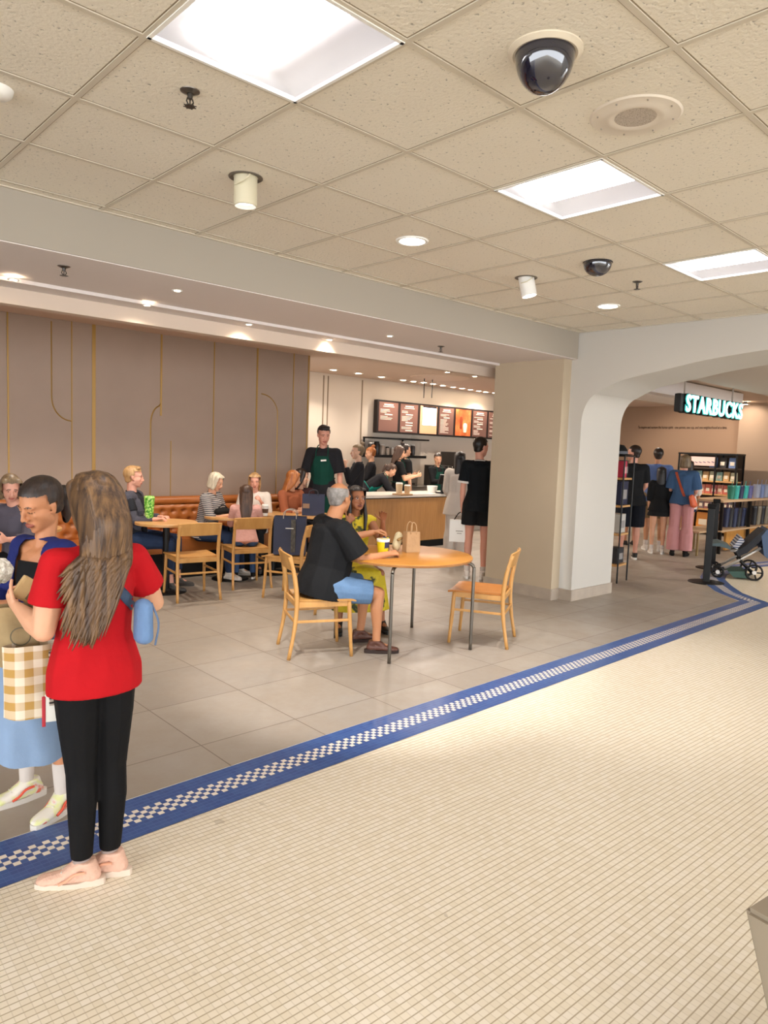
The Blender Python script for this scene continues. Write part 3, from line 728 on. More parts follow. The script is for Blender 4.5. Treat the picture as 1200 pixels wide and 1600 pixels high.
def person(label, loc, a=0, h=1.7, skin='light', pz=None, lean=0, side=0, twist=0, sw=1.0, bw=1.0, hs=1.0, head=(0, 0, 0), roll=0,
           L=((-.12, .02, -1), (-.05, .15, -1)), R=((.12, .02, -1), (.05, .15, -1)), curl=(.35, .35), palm=((1, 0, 0), (-1, 0, 0)),
           LL=None, RL=None, feet=((-10, 0), (10, 0)), vox=0.009, hair=('short', 'dark'), top=None, bottom=None, shoes=None, extra=None,
           bust=0, belly=0, brow='#2a1c14', closed=False, group=None, stance=.095, rzw=None, hair_o=None, nt=1.0, aw=1.0, hands=True, legs=True):
    s = h / 1.75; rz = facing(loc, a) if rzw is None else rzw
    T0 = thing('person', label, 'person', (loc[0], loc[1], 0), rz, group)
    V = Vector
    # legs
    thL, shL = .435 * s, .415 * s; ank = .078 * s
    def legdirs(spec, sx):
        if spec is None: spec = ((sx * .02, .0, -1), (0, -.02, -1))
        return V(spec[0]).normalized(), V(spec[1]).normalized()
    dl = {-1: legdirs(LL, -1), 1: legdirs(RL, 1)}
    if pz is None: pz = max(-(dl[k_][0].z * thL + dl[k_][1].z * shL) for k_ in (-1, 1)) + ank + .035 * s
    pel = V((0, 0, pz))
    hipz = pel.z - .035 * s
    J = {}
    for sx in (-1, 1):
        hip = V((sx * stance * s * bw, 0, hipz)); kn = hip + dl[sx][0] * thL
        d = dl[sx][1]; ak = kn + d * shL
        if abs(ak.z - ank) > .002 and d.z < -.3:   # plant the foot on the floor
            t = (kn.z - ank) / -d.z; t = min(max(t, shL * .85), shL * 1.15); ak = kn + d * t
        J[sx] = (hip, kn, ak)
    TR = Matrix.Rotation(math.radians(-lean), 3, 'X') @ Matrix.Rotation(math.radians(side), 3, 'Y') @ Matrix.Rotation(math.radians(twist), 3, 'Z')
    def S(x, y, z): return pel + TR @ V((x * s, y * s, z * s))
    nk = S(0, -.012, .535); hc = nk + (Matrix.Identity(3).lerp(TR, .6)) @ V((0, .024 * s, .130 * s * (1 + (hs - 1) * .9)))
    HR = rotm(*head); HR = HR @ Matrix.Identity(3)
    HT = Matrix.Translation(hc) @ HR.to_4x4(); hsz = s * hs
    sh = {-1: S(-.168 * sw, -.01, .440), 1: S(.168 * sw, -.01, .440)}
    AR = {}
    for sx, spec in ((-1, L), (1, R)):
        u, f = V(spec[0]).normalized(), V(spec[1]).normalized(); el = sh[sx] + u * .275 * s; wr = el + f * .245 * s; AR[sx] = (sh[sx], el, wr, u, f)
    def torso(t, low=-.05, high=.49, waist=1.0, nk_=True):
        q = [(S(0, 0, 0), ((.150 * bw + t) * s, (.108 * bw + t) * s, .085 * s)),
             (S(0, .012 + belly * .5, .13), ((.128 * bw * waist + t) * s, (.095 * bw + belly + t) * s, .075 * s)),
             (S(0, .010 + bust * .3 + belly * .3, .29), ((.143 * bw + t) * s, (.104 * bw + bust * .6 + belly * .4 + t) * s, .085 * s)),
             (S(0, -.004, .40), ((.150 * sw + t) * s, (.094 * bw + t) * s, .065 * s))]
        return q
    def shoulders(b, t):
        for sx in (-1, 1):
            b.hull(b.pts(S(sx * .06, -.01, .43), ((.06 + t) * s, (.075 + t) * s, (.055 + t) * s), TR) + b.pts(sh[sx], (.052 + t) * s))
            b.hull(b.pts(S(sx * .02, -.016, .478), ((.05 + t * .5) * s, (.050 + t * .5) * s, (.030 + t * .5) * s), TR) + b.pts(sh[sx] + V((0, 0, .004 * s)), (.034 + t * .8) * s))
    b = Blob(); b.chain(torso(0), TR); shoulders(b, 0)
    b.cone(S(0, -.015, .47), .056 * s * (.9 + .1 * bw) * nt, hc + HR @ V((0, -.02 * hsz, -.07 * hsz)), .050 * s * nt)
    head_blob(b, HT, hsz)
    for sx in (-1, 1):
        s_, el, wr, u, f = AR[sx]
        b.chain([(s_, .050 * s), (s_.lerp(el, .4), .045 * s * bw * aw), (el, .036 * s * aw)]); b.chain([(el, .036 * s * aw), (el.lerp(wr, .3), .037 * s * aw), (wr, .0235 * s)])
        if hands:
            i = 0 if sx < 0 else 1
            hand_blob(b, wr, f, V(palm[i]), s * .98 * (hs * .5 + .5), curl[i], thumb_side=sx)
        hip, kn, ak = J[sx]
        if legs:
            b.chain([(hip, .085 * s * bw), (hip.lerp(kn, .45), .072 * s * bw), (kn, .051 * s)]); c1 = kn.lerp(ak, .28) + V((0, -.012 * s, 0))
            b.chain([(kn, .051 * s), (c1, .050 * s * (.6 + .4 * bw)), (kn.lerp(ak, .7), .036 * s), (ak, .033 * s)])
            fa = math.radians(feet[0 if sx < 0 else 1][0]); fd = V((math.sin(fa), math.cos(fa), 0))
            b.hull(b.pts(ak + V((0, 0, -.035 * s)) - fd * .025 * s, .028 * s) + b.pts(ak + fd * .125 * s + V((0, 0, -.052 * s)), (.030 * s, .030 * s, .018 * s)) + b.pts(ak, .03 * s))
    me = b.bake('body', vox, 3, .45); paint_head(me, HT, hsz, skin, brow, closed=closed, small=vox > .007)
    body = new_obj('body', me, SKIN, T0)
    ctx = dict(S=S, J=J, AR=AR, HT=HT, s=s, hsz=hsz, TR=TR, torso=torso, shoulders=shoulders, pel=pel, T0=T0, vox=vox, hc=hc, bw=bw, sw=sw, body=body, feet=feet, HR=HR, nt=nt)
    if hair: make_hair(ctx, *hair, **(hair_o or {}))
    for spec in (top or []): make_top(ctx, **spec)
    for spec in (bottom or []): make_bottom(ctx, **spec)
    if shoes: make_shoes(ctx, **shoes)
    if extra: extra(ctx)
    return T0, ctx

def make_hair(c, style, colr, **o):
    s = c['hsz']; HT = c['HT']; vox = max(.005, c['vox'] * .8); V = Vector
    b = Blob()
    def P(x, y, z): return V((x, y, z))
    front = o.get('front', .0); side = o.get('side', -.03)
    cap_r = o.get('r', (.084, .104, .092))
    b.ell(P(0, -.018, .036), cap_r, hi=True)
    def keep(v_):
        if v_.z > .062 + front + max(0, v_.y - .05) * .3: return True
        if v_.y > .012: return False
        if v_.y > -.03 and v_.z < .012 and abs(v_.x) > .06 and not o.get('ears_covered'): return False
        return v_.z > side - .05 or abs(v_.z) > 1
    if style in ('short', 'crop'):
        b.hull(b.pts(P(0, -.03, .02), (.078, .080, .06)) + b.pts(P(0, -.052, -.055), (.052, .040, .02)))
        if style == 'short': b.hull(b.pts(P(-.03, .03, .105), (.035, .035, .02)) + b.pts(P(.035, .035, .10), (.035, .03, .018)))
        kp = keep
    elif style == 'bob':
        b.hull(b.pts(P(0, -.03, .03), (.090, .085, .06)) + b.pts(P(0, -.035, -.09), (.088, .062, .03)))
        for sx in (-1, 1): b.hull(b.pts(P(sx * .055, .03, .07), (.036, .04, .035)) + b.pts(P(sx * .075, .02, -.08), (.022, .03, .03)))
        kp = lambda v_: v_.z > .075 or v_.y < .055
    elif style == 'long':
        Ln = o.get('length', .35); w_ = o.get('w', .085)
        b.chain([(P(0, -.045, .03), (.086, .06, .05)), (P(0, -.07, -.06), (w_, .045, .04)), (P(0, -.085, -.06 - Ln * .45), (w_ * 1.05, .034, .04)), (P(0, -.085 + o.get('fwd', 0), -.06 - Ln), (w_ * .6, .018, .03))])
        for sx in (-1, 1): b.hull(b.pts(P(sx * .055, .02, .075), (.035, .045, .03)) + b.pts(P(sx * .078, -.01, -.06), (.018, .035, .04)) + b.pts(P(sx * .07, -.05, -.14), (.02, .03, .04)))
        if o.get('front_lock'):
            for sx in (-1, 1): b.chain([(P(sx * .076, .01, -.03), (.016, .028, .04)), (P(sx * .085, .035, -.18), (.02, .022, .05)), (P(sx * .07, .05, -.30), (.012, .014, .04))])
        kp = lambda v_: v_.z > .072 or v_.y < .05 or v_.z < -.10
    elif style in ('bun', 'pony', 'low_bun'):
        b.hull(b.pts(P(0, -.03, .03), (.080, .080, .06)) + b.pts(P(0, -.055, -.04), (.058, .045, .03)))
        if style == 'bun': b.ell(P(0, -.08, .13), (.04, .04, .035))
        if style == 'low_bun': b.ell(P(0.0, -.135, -.005), (.04, .034, .042)); b.cone(P(0, -.1, 0), .028, P(0, -.13, -.01), .03); b.chain([(P(.0, -.13, -.02), .03), (P(.0, -.12, -.09), .028), (P(0, -.1, -.13), .015)])
        if style == 'pony': b.cone(P(0, -.09, .02), .025, P(0, -.13, .0), .03); b.chain([(P(0, -.135, .0), (.032, .028, .03)), (P(0, -.14, -.12), (.04, .026, .04)), (P(0, -.12, -.26), (.022, .016, .03))])
        kp = keep if style != 'pony' else (lambda v_: keep(v_) or v_.y < -.1)
        if style == 'low_bun': kp = lambda v_: keep(v_) or v_.y < -.09
    elif style == 'balding':
        b.hull(b.pts(P(0, -.03, .02), (.079, .085, .045)) + b.pts(P(0, -.052, -.045), (.052, .042, .02)))
        kp = lambda v_: v_.z < .078 and (v_.y < .005) and not (v_.y > -.03 and v_.z < .012)
    elif style == 'long_fore': kp = lambda v_: v_.z > .07 or v_.y < .05
    me = b.bake('hair', vox * 1.0, 3, .5, kp, HT @ Matrix.Scale(s, 4))
    ho = new_obj('hair', me, HAIR[colr], c['T0']); c['hair'] = ho
    return ho

def make_top(c, kind='tee', m=None, sleeve=.5, hem=-.10, t=.012, name=None, flare=0, collar=None, cuff=None, neck=.485, open_=False, waist=1.06, loose=1.0, clip=None, band=True):
    S, AR, s = c['S'], c['AR'], c['s']; b = Blob(); TR = c['TR']; bw = c['bw']
    q = c['torso'](t, waist=waist); q[0] = (S(0, -.002, -.01), ((.174 * bw + t) * s, (.122 * bw + t) * s, .09 * s)); b.chain(q, TR)
    low = Blob.ring(S(0, 0, hem), TR @ Vector((0, 0, 1)), (.180 * bw + t + flare) * s, (.130 * bw + t + flare) * s, 18, TR @ Vector((1, 0, 0)))
    b.hull(b.pts(q[0][0], (q[0][1][0], q[0][1][1], .03 * s), TR) + low)
    b.hull(b.pts(q[1][0], q[1][1], TR) + b.pts(q[0][0], q[0][1], TR))
    c['shoulders'](b, t * .8)
    if clip is None and band: b.hull(Blob.ring(S(0, -.014, .455), TR @ Vector((0, 0, 1)), .090 * s, .082 * s) + Blob.ring(S(0, -.017, .500), TR @ Vector((0, .2, 1)), .064 * s * c['nt'], .062 * s * c['nt']))
    if collar: b.hull(Blob.ring(S(0, -.014, .46), TR @ Vector((0, 0, 1)), .085 * s, .08 * s) + Blob.ring(S(0, -.012, neck + .02), TR @ Vector((0, .1, 1)), .064 * s, .062 * s))
    for sx in (-1, 1):
        sh, el, wr, u, f = AR[sx]; L = sleeve
        tt = t * loose
        if L <= 1.0:
            e = sh.lerp(el, L); r1 = (.056 - .010 * L) * s + tt * s + .004
            b.hull(b.pts(sh, (.052 + t * .8) * s) + Blob.ring(e, u, r1)); cr = [e - u * .018 * s, u, r1 + .003]
            c.setdefault('cuffs', {})[sx] = (e, u, r1)
        else:
            b.chain([(sh, (.053 + t) * s), (sh.lerp(el, .5), (.046 + t) * s), (el, (.040 + t) * s)]); L2 = L - 1
            b.hull(b.pts(el, (.040 + t) * s) + Blob.ring(el.lerp(wr, L2), f, (.030 + t * .9) * s))
    me = b.bake(name or kind, max(.006, c['vox']), 4, .5)
    if clip is not None:
        q_ = bmesh.new(); q_.from_mesh(me); bmesh.ops.bisect_plane(q_, geom=q_.verts[:] + q_.edges[:] + q_.faces[:], plane_co=S(0, 0, clip), plane_no=TR @ Vector((0, -.25, 1)), clear_outer=True); q_.to_mesh(me); q_.free()
    o = new_obj(name or kind, me, m, c['T0']); c[kind] = o
    if band and clip is None:
        bm = NB(); tube(bm, Blob.ring(S(0, -.017, .497), TR @ Vector((0, .2, 1)), .064 * s * c['nt'], .061 * s * c['nt'], 24), .0075 * s, 6, closed=True); obj('neckband', bm, m, o, smooth=True)
    if cuff:
        for sx in (-1, 1):
            bm = NB(); e, u, r1 = c['cuffs'][sx]; cyl(bm, e - u * .022 * s, e + u * .004, r1 + .0015, r1 + .0035, 20, cap=False)
            obj('sleeve_band', bm, cuff, o)
    return o

def make_bottom(c, kind='pants', m=None, length=1.98, t=.008, flare=0.0, name=None, hem=None, taper=0, rise=.04):
    S, J, s = c['S'], c['J'], c['s']; b = Blob(); bw = c['bw']; TR = c['TR']
    if kind in ('pants', 'shorts', 'leggings'):
        b.hull(b.pts(S(0, 0, 0), ((.150 * bw + t) * s, (.108 * bw + t) * s, .088 * s), TR) + Blob.ring(S(0, .004, rise), TR @ Vector((0, 0, 1)), (.138 * bw + t) * s, (.100 * bw + t) * s, 16, TR @ Vector((1, 0, 0))))
        for sx in (-1, 1):
            hip, kn, ak = J[sx]; tt = t
            b.hull(b.pts(S(sx * .05, -.01, -.01), ((.095 * bw + t) * s, (.105 * bw + t) * s, .075 * s), TR) + b.pts(hip, (.088 * bw + tt) * s))
            if length <= 1:
                e = hip.lerp(kn, length); d = (kn - hip).normalized(); b.hull(b.pts(hip, (.088 * bw + tt) * s) + Blob.ring(e, d, (.088 - .028 * length) * bw * s + (tt + flare) * s))
            else:
                b.chain([(hip, (.087 * bw + tt) * s), (hip.lerp(kn, .45), (.074 * bw + tt) * s), (kn, (.053 + tt + flare * .5) * s)])
                e = kn.lerp(ak, min(1.0, length - 1)); d = (ak - kn).normalized(); c1 = kn.lerp(ak, .28) + Vector((0, -.012 * s, 0))
                b.hull(b.pts(kn, (.053 + tt + flare * .5) * s) + b.pts(c1, (.052 * (.6 + .4 * bw) + tt + flare) * s)); b.hull(b.pts(c1, (.052 * (.6 + .4 * bw) + tt + flare) * s) + Blob.ring(e, d, (.037 + tt + flare * 1.3) * s))
    elif kind == 'skirt':   # from waist to knees/ankles, follows the mean leg line
        hipm = (J[-1][0] + J[1][0]) / 2; knm = (J[-1][1] + J[1][1]) / 2; akm = (J[-1][2] + J[1][2]) / 2; w0 = (J[1][1] - J[-1][1]).length / 2
        X = Vector((1, 0, 0))
        r0 = Blob.ring(S(0, 0, .10), TR @ Vector((0, 0, 1)), (.130 * bw + t) * s, (.098 * bw + t) * s, 18, X)
        b.hull(r0 + b.pts(S(0, 0, 0), ((.155 * bw + t) * s, (.115 * bw + t) * s, .08 * s), TR))
        if length <= 1:
            e = hipm.lerp(knm, length); b.hull(b.pts(S(0, 0, -.01), ((.155 * bw + t) * s, (.115 * bw + t) * s, .07 * s), TR) + Blob.ring(e, (knm - hipm), (.16 * bw + t + flare) * s, (.115 + t + flare) * s, 20, X))
        else:
            A = b.pts(S(0, 0, -.01), ((.155 * bw + t) * s, (.115 * bw + t) * s, .07 * s), TR); K = b.pts(knm, ((.12 + w0 * .5 + t), .075 * s + t, .07 * s))
            b.hull(A + K); e = knm.lerp(akm, length - 1); b.hull(K + Blob.ring(e, (akm - knm), .14 * s + w0 * .5 + flare, .10 * s + flare, 20, X))
    me = b.bake(name or kind, max(.006, c['vox']), 4, .5)
    o = new_obj(name or kind, me, m, c['T0']); c[kind] = o; return o

def make_shoes(c, m=None, sole=None, socks=None, sock_h=.12, accent=None, scale=1.0, vox=None, name='shoe', high=.0):
    J, s = c['J'], c['s'] * scale
    for i, sx in enumerate((-1, 1)):
        ak = J[sx][2]; fa = math.radians(c['feet'][i][0]); fd = Vector((math.sin(fa), math.cos(fa), 0)); sd = Vector((fd.y, -fd.x, 0))
        R = Matrix((sd, fd, Vector((0, 0, 1)))).transposed(); base = Vector((ak.x, ak.y, ak.z - .078 * c['s']))
        def P(x, y, z): return base + sd * x * s + fd * y * s + Vector((0, 0, z * s))
        b = Blob(); v_ = vox or max(.005, c['vox'] * .8)
        b.hull(b.pts(P(0, -.045, .045), (.034 * s, .032 * s, .034 * s), R) + b.pts(P(0, .05, .042), (.038 * s, .04 * s, .030 * s), R))
        b.hull(b.pts(P(0, .05, .042), (.039 * s, .04 * s, .030 * s), R) + b.pts(P(.003, .135, .030), (.042 * s, .045 * s, .020 * s), R))
        b.hull(b.pts(P(0, -.04, .06), (.033 * s, .030 * s, .03 * s), R) + Blob.ring(P(0, -.012, .100 + high), (0, 0, 1), .042 * s, .048 * s))
        b.hull(Blob.ring(P(0, -.012, .095 + high), (0, 0, 1), .041 * s, .047 * s) + b.pts(P(0, .06, .05), (.034 * s, .03 * s, .022 * s), R))
        me = b.bake(name, v_, 3, .45, keep=lambda q: q.z > base.z + .006)
        up_ = new_obj(name, me, m, c['T0'])
        bm = NB(); n = 24; A = []; B = []
        for j in range(n):
            t = 2 * PI * j / n; y = .045 + .138 * math.cos(t); wd = (.036 + .008 * max(0, math.cos(t - .5))) * (1 - .12 * (math.cos(t) < -.3)); x = wd * math.sin(t) * 1.05 * (1 if abs(math.sin(t)) < 1 else 1)
            x = math.copysign(abs(math.sin(t)) ** .7, math.sin(t)) * wd * 1.08
            A.append(bm.verts.new(P(x * .94, y, .0))); B.append(bm.verts.new(P(x, y * 1.0, .026 + .006 * (y < 0))))
        bm.faces.new(A[::-1]); bm.faces.new(B)
        for j in range(n): bm.faces.new((A[j], A[(j + 1) % n], B[(j + 1) % n], B[j]))
        obj('sole', bm, sole or m, up_, smooth='auto')
        if accent:
            bm = NB()
            for ss in (-1, 1):
                tube(bm, arc([P(ss * .042, .08, .03), P(ss * .044, .05, .045), P(ss * .040, .02, .066), P(ss * .036, -.02, .07)], 4), .006 * s, 6)
            obj('side_stripe', bm, accent, up_)
            bm = NB()
            for j in range(5): tube(bm, [P(-.02, .055 - .014 * j + .02, .066 + .006 * j), P(.02, .055 - .014 * j + .02, .066 + .006 * j)], .003 * s, 5)
            obj('laces', bm, mat('laces', '#d8d4cc', .8), up_)
        if socks:
            b = Blob(); kn = J[sx][1]; d = (kn - ak).normalized(); b.hull(b.pts(ak + Vector((0, 0, .01)), .036 * c['s']) + Blob.ring(ak + d * sock_h * c['s'], d, .043 * c['s']))
            new_obj('sock', b.bake('sock', v_, 2, .4), socks, c['T0'])

def apron(c, m, low=-.36, top=.40):
    S, s, TR = c['S'], c['s'], c['TR']; b = Blob(); t = .024; q = c['torso'](t); b.chain(q, TR)
    b.hull(b.pts(q[0][0], q[0][1], TR) + Blob.ring(S(0, .01, low), TR @ Vector((0, 0, 1)), .185 * s, .14 * s, 18, TR @ Vector((1, 0, 0))))
    Ti = TR.transposed(); pel = c['pel']
    def kp(v_):
        l_ = (Ti @ (v_ - pel)) / s
        if l_.y < .012: return False
        if l_.z > top: return False
        if l_.z > .20: return abs(l_.x) < .150 - (l_.z - .20) * .32
        return True
    me = b.bake('apron', max(.006, c['vox']), 3, .5, kp, None, -.004); o = new_obj('apron', me, m, c['T0'])
    bm = NB()
    for sx in (-1, 1): tube(bm, arc([S(sx * .078, .105, top - .01), S(sx * .075, .085, .46), S(sx * .062, .03, .53), S(sx * .04, -.06, .53), S(0, -.075, .525)], 4), .007 * s, 6)
    tube(bm, arc([S(.14, .03, .12), S(.15, -.03, .12), S(.08, -.12, .12), S(-.08, -.12, .12), S(-.15, -.03, .12), S(-.14, .03, .12)], 5), .008 * s, 6)
    obj('strap', bm, m, o); return o
def strands(c, n, mt, fn, name='hair_strands', r=.0035):
    bm = NB()
    for i in range(n):
        P_, rr = fn(i)
        if P_: tube(bm, P_, rr, 4, flat=2.2)
    me = bpy.data.meshes.new(name); bm.to_mesh(me); bm.free(); me.polygons.foreach_set('use_smooth', [True] * len(me.polygons))
    return new_obj(name, me, mt, c['hair'])
def rayhit(px, py, objs, off=.006):
    best = None; d = ray(px, py); o0 = Vector((0, 0, CAM_H)); bpy.context.view_layer.update()
    for o in objs:
        key = o.name
        if key not in _BV:
            mw = o.matrix_world; me = o.data
            _BV[key] = BVHTree.FromPolygons([mw @ v_.co for v_ in me.vertices], [tuple(p_.vertices) for p_ in me.polygons])
        h = _BV[key].ray_cast(o0, d)
        if h[0] is not None and (best is None or h[3] < best[3]): best = h
    if best is None: return None
    nr = best[1]; nr = nr if nr.dot(d) < 0 else -nr
    return best[0] + nr * off, nr
_BV = {}
# ================================================================== FURNITURE
def rz_of(fx, fy): return math.atan2(fy, fx) - PI / 2
def make_chair(label, loc, rz, seat_m=None, group=None):
    """local +y = direction the sitter faces"""
    t = thing('dining_chair', label, 'chair', loc, rz, group)
    W2, D0, D1 = .205, -.215, .205
    bm = NB(); nx, ny = 10, 10; top = []; bot = []
    for i in range(nx + 1):
        u = -1 + 2 * i / nx; rt = []; rb = []
        for j in range(ny + 1):
            v_ = -1 + 2 * j / ny; y = D0 + .02 + (v_ + 1) / 2 * (D1 - D0 + .02); wid = .208 + .022 * (v_ + 1) / 2
            ex = (1 - .06 * max(0, abs(v_) - .8) * 5 * .6)
            z = .452 - .016 * (1 - u * u) * (1 - v_ * v_ * .6) - (.008 if v_ > .85 else 0)
            rt.append(bm.verts.new((u * wid * ex, y, z))); rb.append(bm.verts.new((u * wid * ex * .985, y, z - .017)))
        top.append(rt); bot.append(rb)
    for i in range(nx):
        for j in range(ny):
            bm.faces.new((top[i][j], top[i+1][j], top[i+1][j+1], top[i][j+1])); bm.faces.new((bot[i][j], bot[i][j+1], bot[i+1][j+1], bot[i+1][j]))
    for i in range(nx):
        bm.faces.new((top[i][0], bot[i][0], bot[i+1][0], top[i+1][0])); bm.faces.new((top[i][ny], top[i+1][ny], bot[i+1][ny], bot[i][ny]))
    for j in range(ny):
        bm.faces.new((top[0][j], top[0][j+1], bot[0][j+1], bot[0][j])); bm.faces.new((top[nx][j], bot[nx][j], bot[nx][j+1], top[nx][j+1]))
    obj('seat', bm, seat_m or OAK, t, smooth='auto')
    for sx in (-1, 1):
        bm = NB(); tube(bm, arc([(sx * .222, D0 - .055, 0), (sx * .212, D0 - .012, .24), (sx * .208, D0, .44), (sx * .206, D0 - .02, .62), (sx * .204, D0 - .058, .775)], 4), [.0145] * 4 + [.017] * 4 + [.0185] * 5 + [.016] * 4, 10)
        obj('rear_leg', bm, OAK, t, smooth=True)
        bm = NB(); tube(bm, arc([(sx * .216, D1 + .015, 0), (sx * .207, D1 - .002, .25), (sx * .203, D1 - .012, .44)], 4), [.0135] * 3 + [.0165] * 6, 10)
        obj('front_leg', bm, OAK, t, smooth=True)
        bm = NB(); box(bm, (sx * .200, (D0 + D1) / 2, .412), (.018, D1 - D0, .042), .004); obj('side_rail', bm, OAK, t)
        bm = NB(); box(bm, (sx * .209, (D0 + D1) / 2 - .004, .285), (.014, D1 - D0 + .01, .020), .004); obj('stretcher', bm, OAK, t)
    bm = NB(); box(bm, (0, D1 - .012, .412), (.40, .018, .042), .004); obj('front_rail', bm, OAK, t)
    bm = NB(); box(bm, (0, D0, .412), (.40, .018, .042), .004); obj('rear_rail', bm, OAK, t)
    bm = NB(); box(bm, (0, D0 - .014, .285), (.40, .014, .020), .004); obj('stretcher', bm, OAK, t)
    # curved back board
    bm = NB(); n = 12; R = []
    for i in range(n + 1):
        u = -1 + 2 * i / n; x = u * .222; yc = -.030 * (1 - u * u)
        ring = []
        for (dy, z) in ((-.030, .672), (-.044, .735), (-.058, .795), (-.052, .802), (-.044, .797), (-.030, .735), (-.014, .672), (-.022, .666)):
            ring.append(bm.verts.new((x, D0 - .004 + dy + yc, z - (.010 * u * u if z > .7 else 0))))
        R.append(ring)
    for A_, B_ in zip(R, R[1:]):
        for j in range(8): bm.faces.new((A_[j], A_[(j + 1) % 8], B_[(j + 1) % 8], B_[j]))
    bm.faces.new(R[0]); bm.faces.new(R[-1][::-1]); obj('backrest', bm, OAK, t, smooth='auto')
    return t
SEATW = oak('oak_seat_warm', '#b06f33', '#bd7c3c', (1, 1, .15))
make_chair('oak chair the bald man in the black shirt sits on', (3.425, 4.345, 0), math.radians(-24.5 - 90))
make_chair('empty oak chair with darker seat, right side of the large round table', (4.755, 3.79, 0), math.radians(28.6), SEATW)
make_chair('empty oak chair in front of the small table with the green cup', (3.57, 6.66, 0), math.radians(-10))
make_chair('oak chair with the child in pink sweater on it', (4.37, 6.90, 0), math.radians(-14))
c3 = atd(457, 860, 7.55)
make_chair('oak chair with the navy paper bag on its seat', (c3.x, c3.y, 0), facing((c3.x, c3.y), 62))
make_chair('oak chair the woman in the yellow dress sits on', (4.28, 4.98, 0), facing((4.28, 4.98), 205))
# large round table
TC = Vector((4.10, 4.08, 0))
t = thing('dining_table', 'large round oak table with four grey tube legs in the foreground', 'table', TC, math.radians(-9))
bm = NB(); lathe(bm, [(0, .752), (.545, .752), (.552, .748), (.552, .742)], 72); obj('tabletop', bm, OAK_T, t, smooth='auto')
bm = NB(); lathe(bm, [(.552, .742), (.548, .727), (.53, .722), (0, .722)], 72); obj('table_edge', bm, oak('oak_edge', '#9c6b3c', '#b07b48'), t, smooth='auto')
for a in (45, 135, 225, 315):
    c_, s_ = math.cos(math.radians(a)), math.sin(math.radians(a))
    bm = NB(); tube(bm, arc([(c_ * .30, s_ * .30, .712), (c_ * .47, s_ * .47, .712), (c_ * .535, s_ * .535, .705), (c_ * .562, s_ * .562, .68), (c_ * .566, s_ * .566, .64), (c_ * .566, s_ * .566, .3), (c_ * .566, s_ * .566, .0)], 5), .0135, 12); obj('leg', bm, TUBE, t, smooth=True)
# small pedestal tables along the bench
def ptable(label, x, y, r=.32, z=.75):
    t = thing('cafe_table', label, 'table', (x, y, 0))
    bm = NB(); lathe(bm, [(0, z), (r - .004, z), (r, z - .004), (r, z - .026), (r - .006, z - .030), (0, z - .030)], 48); obj('tabletop', bm, OAK_P, t, smooth='auto')
    bm = NB(); cyl(bm, (0, 0, .02), (0, 0, z - .03), .036, .036, 20); obj('pole', bm, BLACK, t, smooth='auto')
    bm = NB(); lathe(bm, [(0, .045), (.05, .04), (.06, .022), (.20, .016), (.215, .008), (.215, 0), (0, 0)], 40); obj('base', bm, BLACK, t, smooth='auto')
    bm = NB(); cyl(bm, (0, 0, z - .05), (0, 0, z - .031), .10, .11, 20); obj('mounting_plate', bm, BLACK, t)
ptable('small round pedestal table with the green cup', 3.47, 7.02)
ptable('small round pedestal table before the woman in the striped top', 4.42, 7.30, .31)
ptable('small round pedestal table with cups, right of the child in pink', 5.06, 7.36, .31)
ptable('small round table behind the dark-haired girl at the far left', 2.06, 7.05, .34)
ptable('small round table hidden behind the navy bags', 5.50, 6.98, .31)
# bench
LEATHER = mat('tan_leather', '#a5602a', 0.38, bump=.15, bscale=60, var=.12, vscale=5)
bx0, bx1 = -1.0, 6.02
t = thing('banquette_bench', 'long tufted tan leather bench along the taupe wall', 'bench', ((bx0 + bx1) / 2, 7.9, 0)); cx = (bx0 + bx1) / 2
bm = NB(); box(bm, (0, -.03, .15), (bx1 - bx0, .46, .30)); obj('plinth', bm, DARK, t)
bm = NB(); nseg = 8; wS = (bx1 - bx0) / nseg
box(bm, (0, -.03, .39), (bx1 - bx0 - .006, .56, .17), .035)
obj('seat_cushion', bm, LEATHER, t, smooth='auto')
bm = NB(); NXX = 280; NZZ = 22; G_ = []
x0_, x1_ = bx0 - cx, bx1 - cx
for i in range(NXX + 1):
    col_ = []
    for j in range(NZZ + 1):
        x = x0_ + (x1_ - x0_) * i / NXX; z = .47 + .36 * j / NZZ
        # diamond tufts
        px_, pz_ = .14, .11; d = 9
        for row in range(0, 4):
            zz = .53 + pz_ * row; off = (row % 2) * px_ / 2; kx = round((x - off) / px_) * px_ + off; d = min(d, math.hypot(x - kx, z - zz))
        y = .165 - .050 + .045 * math.exp(-(d / .022) ** 2) + .012 * math.exp(-(d / .05) ** 2)
        e = min(1, min(z - .47, .83 - z) / .03); y += .02 * (1 - max(0, e)); col_.append(bm.verts.new((x, y, z)))
    G_.append(col_)
for i in range(NXX):
    for j in range(NZZ): bm.faces.new((G_[i][j], G_[i+1][j], G_[i+1][j+1], G_[i][j+1]))
bmesh.ops.recalc_face_normals(bm, faces=bm.faces)
obj('tufted_backrest', bm, LEATHER, t, smooth=True)
bm = NB(); tube(bm, [(x0_, .19, .875), (x1_, .19, .875)], .056, 14); obj('top_roll', bm, LEATHER, t, smooth='auto')
bm = NB(); box(bm, (0, .29, .45), (bx1 - bx0, .18, .88)); obj('back_frame', bm, mat('bench_back', '#7c4420', .5), t)
